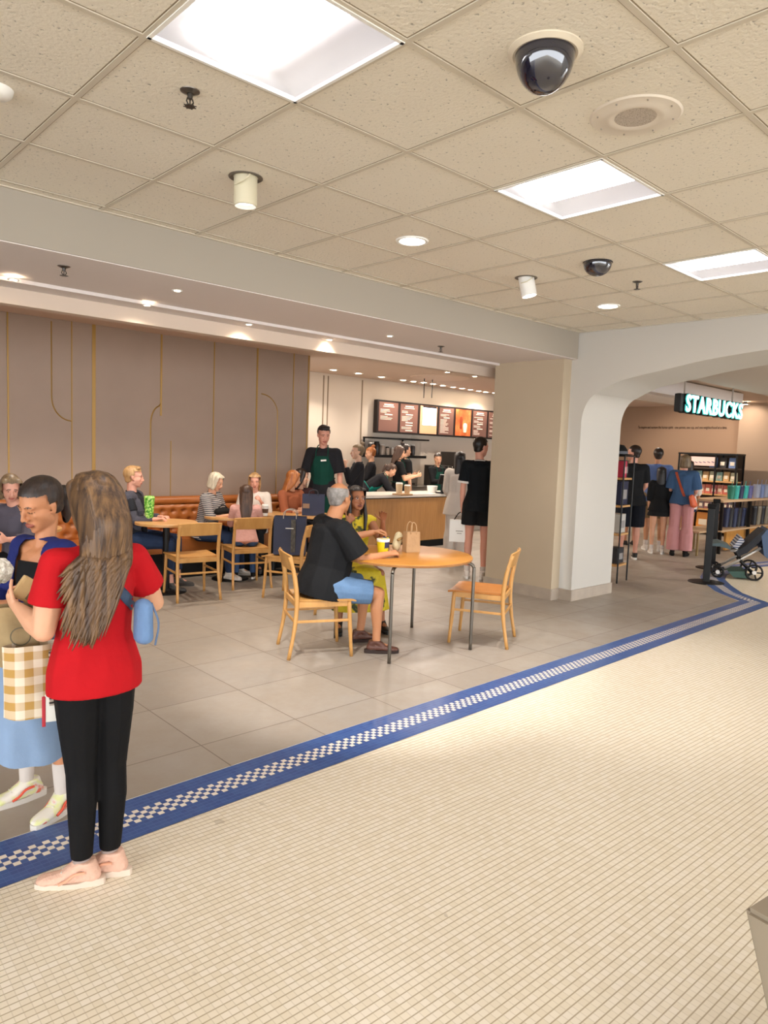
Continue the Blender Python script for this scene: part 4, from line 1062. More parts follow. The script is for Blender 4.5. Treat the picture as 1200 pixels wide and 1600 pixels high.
# counter
t = thing('bar_counter', 'oak panelled bar counter with white stone top and curved corner', 'counter', (0, 0, 0))
A_ = ony(541, 800, 8.05).x - .1; Bx = 9.55
def cpoly(ins, x0=A_, x1=Bx, y0=8.02, y1=8.72, r=.32):
    x0, x1, y0, y1 = x0 + ins, x1 - ins, y0 + ins, y1 - ins
    P_ = [(x0, y1), (x0, y0)] + [(x1 - r + r * math.sin(a), y0 + r - r * math.cos(a)) for a in np.linspace(0, PI / 2, 10)] + [(x1, y1)]
    return P_
bm = NB(); prism(bm, cpoly(0.0), .842, .885); obj('countertop', bm, mat('white_stone', '#ddd6cb', .25, var=.03, vscale=8), t)
bm = NB(); prism(bm, cpoly(.035), .12, .842); obj('panelling', bm, OAK_C, t)
bm = NB(); prism(bm, cpoly(.07), 0, .12); obj('kick_base', bm, DARK, t)
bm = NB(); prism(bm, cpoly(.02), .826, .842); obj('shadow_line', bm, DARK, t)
# rear work counter + shelves with equipment on the cafe wall
t = thing('work_counter', 'back work counter with steel top along the cafe wall', 'counter', (0, 0, 0))
bm = NB(); box(bm, (11.3, 9.68, .44), (4.2, .58, .88)); obj('cabinet', bm, mat('cab_white', '#b8b0a6', .5), t)
bm = NB(); box(bm, (11.3, 9.66, .895), (4.24, .64, .03)); obj('worktop', bm, STEEL, t)
t = thing('wall_shelf', 'dark wall shelf with cups below the left menu boards', 'shelf', (0, 0, 0))
pL = ony(576, 712, 9.75); pR = ony(662, 716, 9.75)
bm = NB(); box(bm, ((pL.x + pR.x) / 2, 9.83, pL.z), (pR.x - pL.x, .30, .05)); obj('lower_board', bm, BLACK, t)
pU = ony(580, 683.5, 9.75); pV = ony(669, 690, 9.75)
bm = NB(); box(bm, ((pU.x + pV.x) / 2, 9.85, (pU.z + pV.z) / 2 + .01), (pV.x - pU.x, .26, .03)); obj('upper_board', bm, BLACK, t)
for x in (pL.x + .05, pR.x - .4):
    bm = NB(); box(bm, (x, 9.95, (pU.z + pL.z) / 2), (.02, .03, pU.z - pL.z)); obj('bracket', bm, BLACK, t)
zt = pL.z + .025
cols = ['#2a2523', '#1c1a19', '#b8aca0', '#c9beb2', '#d8cfc2', '#8c8f86', '#c9a96a', '#c4b9ac', '#3a3532', '#6a625c']
nm_ = ['black', 'dark', 'grey', 'pale', 'white', 'greenish', 'yellow', 'cream', 'charcoal', 'brown']
for i in range(9):
    x = pL.x + .12 + (pR.x - pL.x - .3) * i / 8.5; hh = (.20, .22, .17, .13, .12, .13, .11, .16, .19)[i]; rr = (.055, .06, .06, .04, .04, .04, .065, .05, .05)[i]
    t = thing('canister', '%s canister on the dark wall shelf, %s from the left' % (nm_[i], ('first', 'second', 'third', 'fourth', 'fifth', 'sixth', 'seventh', 'eighth', 'ninth')[i]), 'container', (x, 9.82, zt), group='canisters on the cafe wall shelf')
    bm = NB(); lathe(bm, [(0, 0), (rr * .85, 0), (rr, hh * .2), (rr, hh * .85), (rr * .8, hh)], 18); obj('jar', bm, mat('can_' + nm_[i], cols[i], .35), t, smooth='auto')
    bm = NB(); lathe(bm, [(rr * .82, hh), (rr * .82, hh + .02), (0, hh + .025)], 18); obj('lid', bm, BLACK if i % 2 else WHITE, t, smooth='auto')
# menu boards on wall
MB = ony(587, 624, 9.93); MB2 = ony(587, 676, 9.93); zt_, zb_ = MB.z, MB2.z; x_ = MB.x; ends = [ony(px, 640, 9.93).x for px in (587, 621, 652, 682, 708, 735, 760, 786)]
FR = mat('menu_frame', '#1f1512', .5); TXT = mat('menu_text', '#d8c4b4', .6, emit='#e8d0bc', es=.25)
BR = [mat('menu_brown', '#6a4a40', .5, emit='#6e4a3e', es=.22)] * 7
ordn = ('first', 'second', 'third', 'fourth', 'fifth', 'sixth', 'seventh')
for i in range(7):
    a, b_ = ends[i], ends[i+1]; wd = b_ - a; H_ = zt_ - zb_
    kindl = {2: 'menu panel with bright screen and orange bottom', 4: 'orange picture panel with a pale cup'}.get(i, 'brown menu panel with lines of small white text')
    t = thing('menu_board', '%s, %s from the left over the counter' % (kindl, ordn[i]), 'menu board', ((a + b_) / 2, 9.93, (zt_ + zb_) / 2))
    bm = NB()
    box(bm, (0, .0, 0), (wd, .10, H_)); obj('frame', bm, FR, t)
    pm = BR[i]
    if i == 4:
        k = NT('menu_orange', .5); vv = k.obj(); n_ = k.noise(vv, 4.5, 4); cc = k.ramp(n_, [(.3, srgb('#7c3818')), (.5, srgb('#b4562a')), (.7, srgb('#d27a44'))]); k.base(cc); k.l(cc, k.b.inputs['Emission Color']); k.b.inputs['Emission Strength'].default_value = .45; pm = k.M
    if i == 2: pm = mat('menu_peach', '#c98f6c', .5, emit='#c98a66', es=.35)
    bm = NB(); box(bm, (0, -.052, 0), (wd - .07, .008, H_ - .07)); p1 = obj('panel', bm, pm, t)
    if i == 4:
        bm = NB(); lathe(bm, [(0, -.10), (.045, -.10), (.065, .04), (.05, .08), (0, .10)], 16, c=(.06, -.058, -.1), M=Matrix.Diagonal((1, .08, 1))); obj('cup_picture', bm, mat('cup_pic', '#e6c8a4', .5, emit='#e6c8a4', es=.4), p1)
        bm = NB(); lathe(bm, [(0, -.14), (.04, -.12), (.05, .06), (.035, .12), (0, .13)], 16, c=(-.07, -.058, .0), M=Matrix.Diagonal((1, .08, 1))); obj('bottle_picture', bm, mat('bot_pic', '#7a2f12', .5, emit='#8c3a18', es=.4), p1)
    elif i == 2:
        bm = NB(); box(bm, (.02, -.058, .08), (wd - .17, .008, H_ * .60)); sc_ = obj('screen', bm, mat('menu_screen', '#dfe6f4', .3, emit='#e8f0ff', es=1.3), p1)
        bm = NB(); tube(bm, [(-.08, -.063, .02), (.11, -.063, .02), (.11, -.063, .17), (-.08, -.063, .17)], .0035, 4, closed=True); obj('screen_outline', bm, mat('scr_line', '#8e9ab0', .5), sc_)
        bm = NB(); box(bm, (.02, -.060, .08 + H_ * .30 - .01), (wd - .17, .01, .03)); obj('screen_bar', bm, FR, sc_)
    else:
        bm = NB(); rnd = random.Random(i + 3); z = H_ / 2 - .08
        box(bm, (0, -.058, z), (wd * .42, .004, .022)); z -= .035; box(bm, (0, -.058, z), (wd * .5, .004, .012)); z -= .06
        while z > -H_ / 2 + (.25 if i == 0 else .07):
            if rnd.random() < .22: box(bm, (0, -.058, z - .01), (wd * .35, .004, .018)); z -= .05
            else:
                L_ = wd * (.25 + .3 * rnd.random()); box(bm, (-wd / 2 + .07 + L_ / 2, -.058, z), (L_, .004, .009)); z -= .026
        obj('text_lines', bm, TXT, p1)
# hanging conduits
t = thing('pendant_rod', 'pair of thin dark rods hanging from the cafe ceiling before the menu', 'pendant rods', (0, 0, 0))
for px in (662, 674.5):
    a = ony(px, 622, 8.9); b_ = Vector((a.x, a.y, KZ)); bm = NB(); cyl(bm, a, b_, .008, .008, 8); obj('rod', bm, BLACK, t)
p_ = ony(668, 583, 8.9); bm = NB(); lathe(bm, [(0, -.002), (.5, -.002), (.52, .01)], 40, c=(p_.x, 8.6, KZ - .012)); obj('ceiling_disc', bm, mat('disc_pale', '#d5bda8', .7), t)
# things on the counter
def on(px, py, z): return onz(px, py, z)
def cup(name, label, p_, r, h, m1, lid=None, taper=.78, group=None, cat='cup', band=None):
    t = thing(name, label, cat, p_, group=group)
    bm = NB(); lathe(bm, [(0, 0), (r * taper, 0), (r, h), (r * .93, h), (r * .9, h - .01), (0, h - .012)], 24); o = obj('cup_body', bm, m1, t, smooth='auto')
    if lid is not None:
        bm = NB(); lathe(bm, [(r * 1.04, h - .004), (r * 1.05, h + .006), (r * .9, h + .014), (r * .86, h + .02), (0, h + .02)], 24); obj('lid', bm, lid, t, smooth='auto')
    if band is not None:
        bm = NB(); f0, f1 = .30, .72; lathe(bm, [((r * (taper + (1 - taper) * f0)) + .001, h * f0), ((r * (taper + (1 - taper) * f1)) + .001, h * f1)], 24); obj('sleeve', bm, band, t, smooth=True)
    return t
CT = .885
p_ = onz(629, 774, CT)
t = thing('cup_carrier', 'cardboard drink tray on the bar counter', 'tray', p_); bm = NB(); box(bm, (0, 0, .015), (.26, .2, .03), .01); obj('tray', bm, mat('kraft', '#b08a62', .8), t)
KRAFT = _M['kraft']
cup('iced_drink', 'pale iced drink with clear lid on the counter tray, left', p_ + Vector((-.05, .03, .03)), .055, .15, mat('latte', '#d9bd93', .4), mat('clear_lid', '#e8e2da', .2))
cup('iced_drink', 'tan iced drink on the counter tray, right', p_ + Vector((.07, -.03, .03)), .05, .12, mat('latte2', '#cfae83', .4), mat('clear_lid', '#e8e2da', .2))
p_ = onz(637, 768, CT); p_.y = 8.45
p_ = onz(668, 771, CT)
cup('paper_cup_stack', 'white plastic tub on the counter beside the barista', onz(675, 770, CT), .09, .12, WHITE, None, .85, cat='tub')
p_ = onz(690, 771, CT)
t = thing('card_reader', 'black card terminal on the right end of the counter', 'terminal', p_); bm = NB(); box(bm, (0, 0, .012), (.16, .14, .024), .004); obj('stand_base', bm, BLACK, t)
bm = NB(); box(bm, (.03, .02, .14), (.03, .04, .24)); obj('neck', bm, BLACK, t); bm = NB(); box(bm, (.0, -.02, .24), (.20, .03, .17), .005, rot=Matrix.Rotation(.3, 3, 'X')); obj('screen', bm, BLACK, t)
t = thing('cup_dispenser', 'clear ribbed stack of plastic cups at the counter end', 'cup stack', onz(698, 772, CT)); 
bm = NB(); pr = []
for i in range(9): z = .03 * i; pr += [(.045, z), (.055, z + .026)]
lathe(bm, [(0, 0)] + pr + [(0, .27)], 20); obj('stacked_cups', bm, mat('cup_clear', '#c9c3bd', .25), t, smooth='auto')
# register screens / machines behind
def mach(name, label, px, py0, py1, y, w_, d_, m1, parts=True):
    a, b_ = ony(px, py0, y), ony(px, py1, y); t = thing(name, label, 'machine', (a.x, y, b_.z)); h_ = a.z - b_.z
    bm = NB(); box(bm, (0, 0, h_ / 2), (w_, d_, h_), .01); obj('housing', bm, m1, t)
    bm = NB(); box(bm, (0, -d_ / 2 - .004, h_ * .62), (w_ * .8, .01, h_ * .35)); obj('front_panel', bm, mat('mach_panel', '#4c4744', .3), t)
    bm = NB(); box(bm, (0, -d_ / 2 - .02, h_ * .25), (w_ * .5, .04, h_ * .12)); obj('spout', bm, BLACK, t); return t
zwt = .91
for (px, py0, w_, lb) in ((688, 727, .50, 'dark drink machine on the back counter behind the right barista'), (722, 737, .34, 'grey grinder on the back counter beside the queue'), (704, 706, .14, 'tall narrow black machine on the back counter'), (628, 745, .45, 'low steel machine on the back counter behind the bending worker')):
    a = ony(px, py0, 9.62); t = thing('coffee_machine', lb, 'machine', (a.x, 9.62, zwt)); h_ = a.z - zwt
    bm = NB(); box(bm, (0, 0, h_ / 2), (w_, .4, h_), .01); obj('housing', bm, mat('mach_dark', '#26221f', .35) if 'steel' not in lb else STEEL, t)
    bm = NB(); box(bm, (0, -.204, h_ * .7), (w_ * .8, .01, h_ * .35)); obj('front_panel', bm, mat('mach_panel', '#6c655f', .3), t)
    bm = NB(); box(bm, (0, -.22, h_ * .3), (w_ * .5, .04, h_ * .12)); obj('spout', bm, BLACK, t)
    for j in range(3):
        bm = NB(); sph(bm, (-w_ * .25 + w_ * .25 * j, -.212, h_ * .92), .012, 8); obj('button', bm, STEEL, t)
# items on the big table
def bag(name, label, p_, w_, d_, h_, m1, rz=0, handles=True, hm=None, cat='bag', logo=None, open_=True, hh=.09, group=None, z=None):
    t = thing(name, label, cat, p_, rz, group); bm = NB(); T_ = .004
    for (c_, s_) in (((0, -d_ / 2, h_ / 2), (w_, T_, h_)), ((0, d_ / 2, h_ / 2), (w_, T_, h_)), ((-w_ / 2, 0, h_ / 2), (T_, d_, h_)), ((w_ / 2, 0, h_ / 2), (T_, d_, h_)), ((0, 0, T_), (w_, d_, T_))): box(bm, c_, s_)
    for v_ in bm.verts:
        f = v_.co.z / h_; v_.co.y *= 1 - .25 * f * f if abs(v_.co.x) > w_ * .49 else 1; v_.co.x *= 1 - .0 * f
    bmesh.ops.remove_doubles(bm, verts=bm.verts, dist=.001)
    obj('bag_body', bm, m1, t)
    if handles:
        for sy in (-1, 1):
            bm = NB(); tube(bm, arc([(-w_ * .2, sy * d_ / 2, h_ - .02), (-w_ * .19, sy * d_ * .45, h_ + hh * .6), (-w_ * .08, sy * d_ * .4, h_ + hh), (w_ * .08, sy * d_ * .4, h_ + hh), (w_ * .19, sy * d_ * .45, h_ + hh * .6), (w_ * .2, sy * d_ / 2, h_ - .02)], 4), .0045, 6); obj('handle', bm, hm or m1, t)
    if logo: logo(t, w_, d_, h_)
    return t
PAPER = mat('brown_paper', '#b8946c', .8, var=.08, vscale=12, bump=.2, bscale=25)
def face_cam(p_): return facing((p_.x, p_.y), 0)
p_ = onz(642, 862, .752); bag('paper_bag', 'brown paper bag with twisted handles standing on the large round table', p_, .125, .08, .17, PAPER, face_cam(p_) + .5, hh=.075)
p_ = onz(619, 861, .752)
t = thing('sandwich_wrap', 'pale wrapped bundle between yellow cup and brown paper bag', 'food wrapper', p_, .4)
bm = NB(); 
for i in range(6): sph(bm, (0.0 + .008 * i, 0, .05 + .012 * i), (.045, .035, .05), 12)
obj('wrapping', bm, mat('wrap', '#cdbf9a', .7, bump=.5, bscale=30), t, smooth=True)
bm = NB(); tube(bm, [(-.04, -.03, .10), (.05, -.03, .11)], .012, 8); obj('filling', bm, mat('fill', '#9c7a48', .7), t, smooth=True)
p_ = onz(598, 864, .752)
YEL = mat('yellow_cup', '#e6d21c', .4)
t = cup('soda_cup', 'large yellow and white paper cup on the large round table', p_, .054, .115, YEL, None, .76)
bm = NB(); lathe(bm, [(.0535, .095), (.0545, .117), (.050, .118), (.0495, .10)], 24); obj('rim', bm, WHITE, t, smooth=True)
bm = NB(); lathe(bm, [(.0425, .02), (.0535, .095)], 24)
bmesh.ops.delete(bm, geom=[v_ for v_ in bm.verts if not (v_.co.y < -.03)], context='VERTS'); obj('printed_patch', bm, mat('dkblue_print', '#2b2f55', .5), t).rotation_euler = (0, 0, .3)
p_ = onz(612, 868, .752)
t = thing('napkin', 'crumpled white napkin beside the yellow cup near the woman', 'napkin', onz(583, 868, .752)); bm = NB(); sph(bm, (0, 0, .008), (.05, .035, .009), 12); obj('paper', bm, WHITE, t)
t = thing('chips_packet', 'upright blue and yellow packet behind the yellow cup', 'packet', onz(603, 858, .752), face_cam(onz(603, 858, .752))); bm = NB(); box(bm, (0, 0, .055), (.055, .02, .11), .004); obj('packet_body', bm, mat('packblue', '#232a4c', .4), t)
bm = NB(); box(bm, (.012, -.011, .055), (.02, .002, .10)); obj('packet_label', bm, YEL, t)
# green cup etc. on small tables
k = NT('green_print', .45); vv = k.obj(); n_ = k.noise(vv, 45, 3); k.base(k.ramp(n_, [(.4, srgb('#2f7a22')), (.5, srgb('#6fbf3a')), (.62, srgb('#c3e08a'))]))
cup('tumbler', 'tall bright green patterned tumbler on the small round table', onz(233, 814, .75), .055, .245, k.M, k.M, .72)
t = thing('phone', 'phone lying on the small table beside the green tumbler', 'phone', onz(247, 812, .752), .5); bm = NB(); box(bm, (0, 0, .005), (.16, .08, .009), .002); obj('body', bm, mat('phone_case', '#8a8078', .4), t)
bm = NB(); box(bm, (0, 0, .0105), (.15, .07, .002)); obj('screen', bm, mat('phone_glass', '#2a2a30', .1), t)
p_ = onz(414, 806, .752); cup('coffee_cup', 'white paper coffee cup with dark sleeve between the two blonde women', p_, .042, .12, WHITE, WHITE, .75, band=mat('sleeve_brown', '#5c4130', .8))
p_ = onz(348, 806, .752); t = thing('handbag', 'small black bag on the table before the woman in stripes', 'bag', p_); bm = NB(); sph(bm, (0, 0, .05), (.11, .06, .05), 16); obj('bag_body', bm, DARK, t, smooth=True)
bm = NB(); tube(bm, arc([(-.06, 0, .09), (0, 0, .13), (.06, 0, .09)], 5), .006, 6); obj('handle', bm, DARK, t)
NAVY = mat('navy_paper', '#20253f', .6, var=.12, vscale=6); ROPE = mat('rope', '#a0978c', .8)
def stripe_logo(t, w_, d_, h_):
    bm = NB(); box(bm, (w_ * .12, -d_ / 2 - .004, h_ * .5), (w_ * .14, .003, h_ * .86)); obj('patterned_strip', bm, mat('strip_pat', '#4a463f', .7, var=.5, vscale=40), t)
    bm = NB(); box(bm, (w_ * .0, -d_ / 2 - .005, h_ * .70), (w_ * .25, .003, .008)); obj('printed_mark', bm, WHITE, t)
rzc = facing((c3.x, c3.y), 0)
bag('shopping_bag', 'large navy paper shopping bag standing on an oak chair', (c3.x - .02, c3.y + .02, .455), .33, .16, .40, NAVY, rzc - .1, True, ROPE, logo=stripe_logo, hh=.07)
b2 = onz(449, 806, .75)
bag('shopping_bag', 'second navy shopping bag standing behind on the table, tan label', (5.38, 6.98, .752), .27, .13, .26, NAVY, rzc, True, mat('rope_dk', '#2c2c34', .8), hh=.05, logo=lambda t, w_, d_, h_: (lambda bm: (box(bm, (-w_ * .33, -d_ / 2 - .004, h_ * .45), (w_ * .3, .003, h_ * .22)), obj('tan_label', bm, mat('tan_lab', '#8a6a50', .6), t)))(NB()))
# ================================================================== PEOPLE
RED = fabric('red_tee', '#ae0f18', .10); LEG = fabric('black_leggings', '#0c0c0e', .15, .8, .2); BLK = fabric('black_cloth', '#17181a', .15); BLK2 = fabric('charcoal_cloth', '#202024', .15)
GREEN = fabric('green_apron', '#0c3a30', .15); DENIM = fabric('denim_light', '#5f7c9e', .18, .8, .3, 14); DENIMD = fabric('denim_dark', '#2b3a56', .2, .8, .3, 12); BLUE = fabric('navy_cardigan', '#232b66', .15)
BLUET = fabric('blue_tee', '#6078ac', .1); BLUED = fabric('blue_blouse', '#3a5476', .12); PINKP = fabric('pink_linen', '#c0898a', .08); PINKS = fabric('pink_sweater', '#c99a90', .08, .9, .4, 30); WHT = fabric('white_cloth', '#d5cdc4', .06); KHAKI = fabric('khaki', '#7d6a50', .1)
SHOEP = fabric('pink_sneaker', '#d8b09c', .12, .8, .3, 60); SOLEP = mat('pale_sole', '#d8c6b6', .6); WSOCK = fabric('white_sock', '#cfc6bf', .05); GSOCK = fabric('grey_sock', '#9d8f8a', .08); BROWNL = mat('brown_leather', '#57352a', .35, bump=.3, bscale=90); BSH = mat('black_shoe', '#121212', .5)
STR = stripes('striped_shirt', '#1e2233', '#b9b2ac', 46, 2, .5, .6)
k = NT('floral_print', .85); vv = k.obj(); sx = k.n('ShaderNodeSeparateXYZ'); k.l(vv, sx.inputs[0]); n_ = k.noise(vv, 22, 2)
k.base(k.mix(k.math('GREATER_THAN', n_, .60), srgb('#1c1e22'), srgb('#1c1e22'))); FLOR = k.M
k = NT('yellow_dress', .7); vv = k.obj(); n_ = k.noise(vv, 8, 3); k.base(k.ramp(n_, [(.42, srgb('#c4ae16')), (.52, srgb('#d2bd22')), (.57, srgb('#35401c')), (.62, srgb('#2c3a1c')), (.68, srgb('#b49b1a'))])); YDR = k.M
k = NT('runner_shoe', .6); vv = k.obj(); n_ = k.noise(vv, 14, 2); k.base(k.ramp(n_, [(.40, srgb('#ddd8cc')), (.50, srgb('#d9dc9a')), (.57, srgb('#e0d8cc')), (.62, srgb('#d97058'))])); RUN = k.M

# --- girl in the red t-shirt (foreground, seen from behind)
Pg = Vector((.962, 2.48))
gA = 20
def red_extra(c):
    S, s, HT, hs = c['S'], c['s'], c['HT'], c['hsz']
    rnd = random.Random(5)
    b = Blob(); q = HT @ Vector((0, -.075 * hs, -.03 * hs))
    b.chain([(q, (.085 * hs, .045 * hs, .05 * hs)), (S(-.035, -.118, .42), (.080 * s, .022 * s, .04 * s)), (S(-.072, -.128, .30), (.058 * s, .016 * s, .04 * s))])
    new_obj('hair_back', b.bake('hair_back', .006, 4), HAIR['brown_light'], c['hair'])
    def fn(i):
        u = rnd.uniform(-1, 1); end = rnd.uniform(.10, .36) + .05 * abs(u); pts = []
        def H(x, y, z): return HT @ Vector((x * hs, y * hs, z * hs))
        side = math.sin(u * 1.5); back = -math.cos(u * 1.5)
        pts.append(H(u * .012, .03 + rnd.uniform(-.03, .03), .122))
        pts.append(H(side * .060, -.015 + back * .047, .108)); pts.append(H(side * .094, -.018 + back * .096, .045)); pts.append(H(side * .100, -.03 + back * .104, -.04))
        a_ = H(side * .096, -.036 + back * .108, -.11); la = Vector((a_.x, a_.y, a_.z))
        stray = rnd.random() < .16
        xe = (u * .056 - .078 + rnd.uniform(-.016, .016) - (rnd.uniform(.02, .06) if stray else 0))
        pts.append(la)
        z0 = .50
        for t in (.12, .3, .5, .7, .86, 1.0):
            z = z0 + (end - z0) * t; e_ = S(xe, 0, z); x0 = la.x * (1 - t) + e_.x * t; lx = x0 - S(0, 0, z).x
            dep = (.120 + .018 * min(1, t / .35) + .012 * rnd.random()) * math.sqrt(max(.05, 1 - (lx / .25) ** 2)); p_ = S(0, -dep, z); pts.append(Vector((x0, p_.y, p_.z)))
        P_ = arc(pts, 3); n = len(P_); r0 = rnd.uniform(.0035, .006)
        return P_, [r0 * (1 if q < n * .75 else max(.12, 1 - (q - n * .75) / (n * .25))) for q in range(n)]
    strands(c, 900, HAIR['brown_light'], fn, r=.003)
P_red, c_red = person('girl in red t-shirt and black leggings seen from behind, long light brown hair', (Pg.x, Pg.y), gA, 1.47, 'light', sw=.96, bw=1.04, aw=1.28, stance=.074, hs=1.06, vox=.0055,
    head=(12, -14, 0), roll=0, L=((-.16, .02, -1), (-.14, .92, .22)), R=((.42, .28, -.75), (-.55, .75, .12)), curl=(.7, .7), palm=((1, 0, .3), (-1, 0, .3)),
    LL=((.05, .03, -1), (.0, -.03, -1)), RL=((.0, .03, -1), (-.03, -.03, -1)), feet=((-58, 0), (-50, 0)),
    hair=('long', 'brown_light', ), hair_o=dict(length=.01, w=.074), top=[dict(kind='t_shirt', m=RED, sleeve=.62, hem=-.11, t=.013, flare=-.004, loose=1.9)], bottom=[dict(kind='leggings', m=LEG, length=1.89, t=.008)],
    shoes=dict(m=SHOEP, sole=SOLEP, socks=GSOCK, sock_h=.17, scale=1.04, name='sneaker', accent=mat('peach_accent', '#d9a184', .7), high=.012), extra=red_extra)

# --- dark-haired girl at the left edge
P_drk, c_drk = person('dark-haired girl in blue cardigan and black top looking down at the far left', (1.0, 3.15), 128, 1.40, 'warm', sw=.92, bw=.93, hs=1.16, vox=.0055, closed=True, brow='#1c120c',
    head=(-2, -22, -4), L=((-.10, .18, -1), (.45, .85, .15)), R=((.18, .25, -1), (-.1, .9, .05)), curl=(.8, .8), palm=((0, 0, -1), (0, 0, -1)), feet=((-10, 0), (16, 0)), stance=.10,
    LL=((-.08, .02, -1), (-.04, -.02, -1)), RL=((.08, .02, -1), (.02, -.02, -1)),
    hair=('low_bun', 'dark', ), top=[dict(kind='tank_top', m=BLK, sleeve=.05, hem=-.08, t=.010, clip=.37), ], bottom=[dict(kind='shorts', m=BLK2, length=.42, t=.018)],
    shoes=dict(m=RUN, sole=mat('white_sole', '#d9d4cc', .6), socks=WSOCK, sock_h=.20, accent=mat('coral', '#d9563f', .6), scale=1.15, name='sneaker'))
def cardigan(c, m):
    S, s, TR = c['S'], c['s'], c['TR']; b = Blob(); t = .024; q = c['torso'](t); b.chain(q, TR)
    b.hull(b.pts(q[0][0], q[0][1], TR) + Blob.ring(S(0, 0, -.12), (0, 0, 1), .18 * s, .145 * s)); c['shoulders'](b, .017)
    for sx in (-1, 1):
        sh, el, wr, u, f = c['AR'][sx]; b.chain([(sh, .064 * s), (el, .052 * s)]); b.hull(b.pts(el, .052 * s) + Blob.ring(el.lerp(wr, .8), f, .042 * s))
    pel = c['pel']; Ti = TR.transposed()
    def kp(v_):
        l_ = (Ti @ (v_ - pel)) / s
        if l_.y > .03 and abs(l_.x) < .085 + .02 * (l_.z < .1) and l_.z < .56: return False
        return True
    return new_obj('cardigan', b.bake('cardigan', .006, 3, .5, kp, None, -.004), m, c['T0'])
cardigan(c_drk, BLUE)

def seated(label, loc, a, seat=.46, **kw):
    kw.setdefault('LL', ((-.10, 1, -.04), (-.02, .06, -1))); kw.setdefault('RL', ((.10, 1, -.04), (.02, .06, -1)))
    h = kw.get('h', 1.65); return person(label, loc, a, pz=seat + .098 * h / 1.75, **kw)
# --- seated man in black t-shirt and denim shorts at the round table
mA = -24.5 - math.degrees(math.atan2(4.345, 3.425))
seated('bald grey-haired man in black t-shirt and denim shorts seated at the round table', (3.44, 4.335), mA, .455, h=1.73, skin='tan', bw=1.18, sw=1.10, belly=.04, lean=11, twist=12, nt=1.22, hs=1.04, vox=.0065,
    head=(38, -4, 0), LL=((-.13, 1, -.10), (-.02, -.10, -1)), RL=((.10, 1, -.10), (.02, -.02, -1)), L=((-.35, .85, -.55), (.25, .95, .25)), R=((.10, .55, -.85), (-.18, 1, .16)), curl=(.7, 1.0), palm=((0, 0, -1), (-.4, 0, -1)),
    feet=((-6, 0), (10, 0)), hair=('balding', 'grey'), top=[dict(kind='t_shirt', m=BLK, sleeve=.84, hem=-.11, t=.036, loose=1.3)], bottom=[dict(kind='shorts', m=DENIM, length=.86, t=.012, flare=.008)],
    shoes=dict(m=BROWNL, sole=mat('brown_sole', '#2a1a14', .5), scale=1.02, name='loafer'))
# --- woman in yellow dress
P_y, c_y = seated('woman with long black hair in a yellow patterned dress seated at the round table', (4.26, 4.93), 192, .46, h=1.60, skin='brown', bw=1.0, lean=12, vox=.0065, sw=.92, bust=.02, hs=1.02,
    head=(14, 2, 0), LL=((-.22, 1, -.02), (-.08, .0, -1)), RL=((.18, 1, -.02), (.05, .0, -1)), L=((-.35, .55, -.75), (.10, .40, 1.0)), R=((.30, .60, -.85), (-.62, .15, 1)), curl=(.35, 1.1), palm=((.3, 1, .2), (0, -1, 0)),
    hair=('long', 'black'), hair_o=dict(length=.34, w=.092, front_lock=True), top=[dict(kind='dress_top', m=YDR, sleeve=.06, hem=-.02, t=.010)], bottom=[dict(kind='skirt', m=YDR, length=1.72, t=.012, flare=.05)], shoes=dict(m=BSH, name='sandal'))
# --- standing man in black
BAND = mat('white_band', '#dcd6cf', .7)
P_m, c_m = person('man standing with his back turned in black t-shirt with white sleeve bands and black shorts', (7.02, 5.72), -8, 1.79, 'pink', vox=.008, hair=('crop', 'black'), sw=1.0, bw=.95, head=(-38, -6, 0),
    L=((-.10, .0, -1), (-.02, .08, -1)), R=((.14, .08, -1), (-.05, .85, .35)), curl=(.8, .5), feet=((-14, 0), (12, 0)), top=[dict(kind='t_shirt', m=fabric('black_tee', '#101418', .15), sleeve=.80, hem=-.12, t=.018, flare=.012, cuff=BAND, loose=1.4)],
    bottom=[dict(kind='shorts', m=BLK, length=.60, t=.020, flare=.022)], shoes=dict(m=WHT, sole=WHITE, socks=WSOCK, sock_h=.08))
c_ = c_m; bm = NB(); R_ = Blob.ring(c_['S'](0, -.020, .497), (0, .12, 1), .068 * c_['s'], .066 * c_['s'], 24); tube(bm, R_, .006, 6, closed=True); obj('collar', bm, BAND, c_['t_shirt'])
# --- barista standing
P_b, c_b = person('tall barista with dark curly hair and green apron standing beside the bench end', (6.10, 7.72), 168, 1.89, 'pink', vox=.008, hair=('short', 'black'), sw=1.0, bw=.98, head=(28, -16, 0),
    L=((-.20, .05, -1), (-.10, .45, -1)), R=((.20, .02, -1), (.04, .45, -1)), curl=(.4, .4), top=[dict(kind='t_shirt', m=BLK2, sleeve=.92, hem=-.10, t=.020, loose=1.4)], bottom=[dict(kind='pants', m=fabric('grey_black_pants', '#26241f', .2), t=.018)], shoes=dict(m=BSH))
apron(c_b, GREEN)
bm = NB(); q = c_b['S'](-.035, .150, .345); box(bm, q, (.075, .012, .022), .003, rot=Matrix.Rotation(.1, 3, 'Y')); obj('name_tag', bm, WHITE, c_b['T0'])
# --- woman in dark jacket, hand at ear
person('woman in dark jacket with pinned-up fair hair holding her ear, left of the bar', (6.95, 7.98), 98, 1.655, 'fair', vox=.009, hair=('bun', 'ash'), sw=.92, bw=.95, head=(6, 0, 0), L=((-.25, .55, -.8), (.25, .35, 1.1)), R=((.1, .1, -1), (-.1, .5, -.9)), curl=(.8, .4), palm=((1, 0, 0), (-1, 0, 0)),
    top=[dict(kind='jacket', m=BLK2, sleeve=1.85, hem=-.22, t=.026, flare=.01)], bottom=[dict(kind='pants', m=BLK)], shoes=dict(m=BSH))
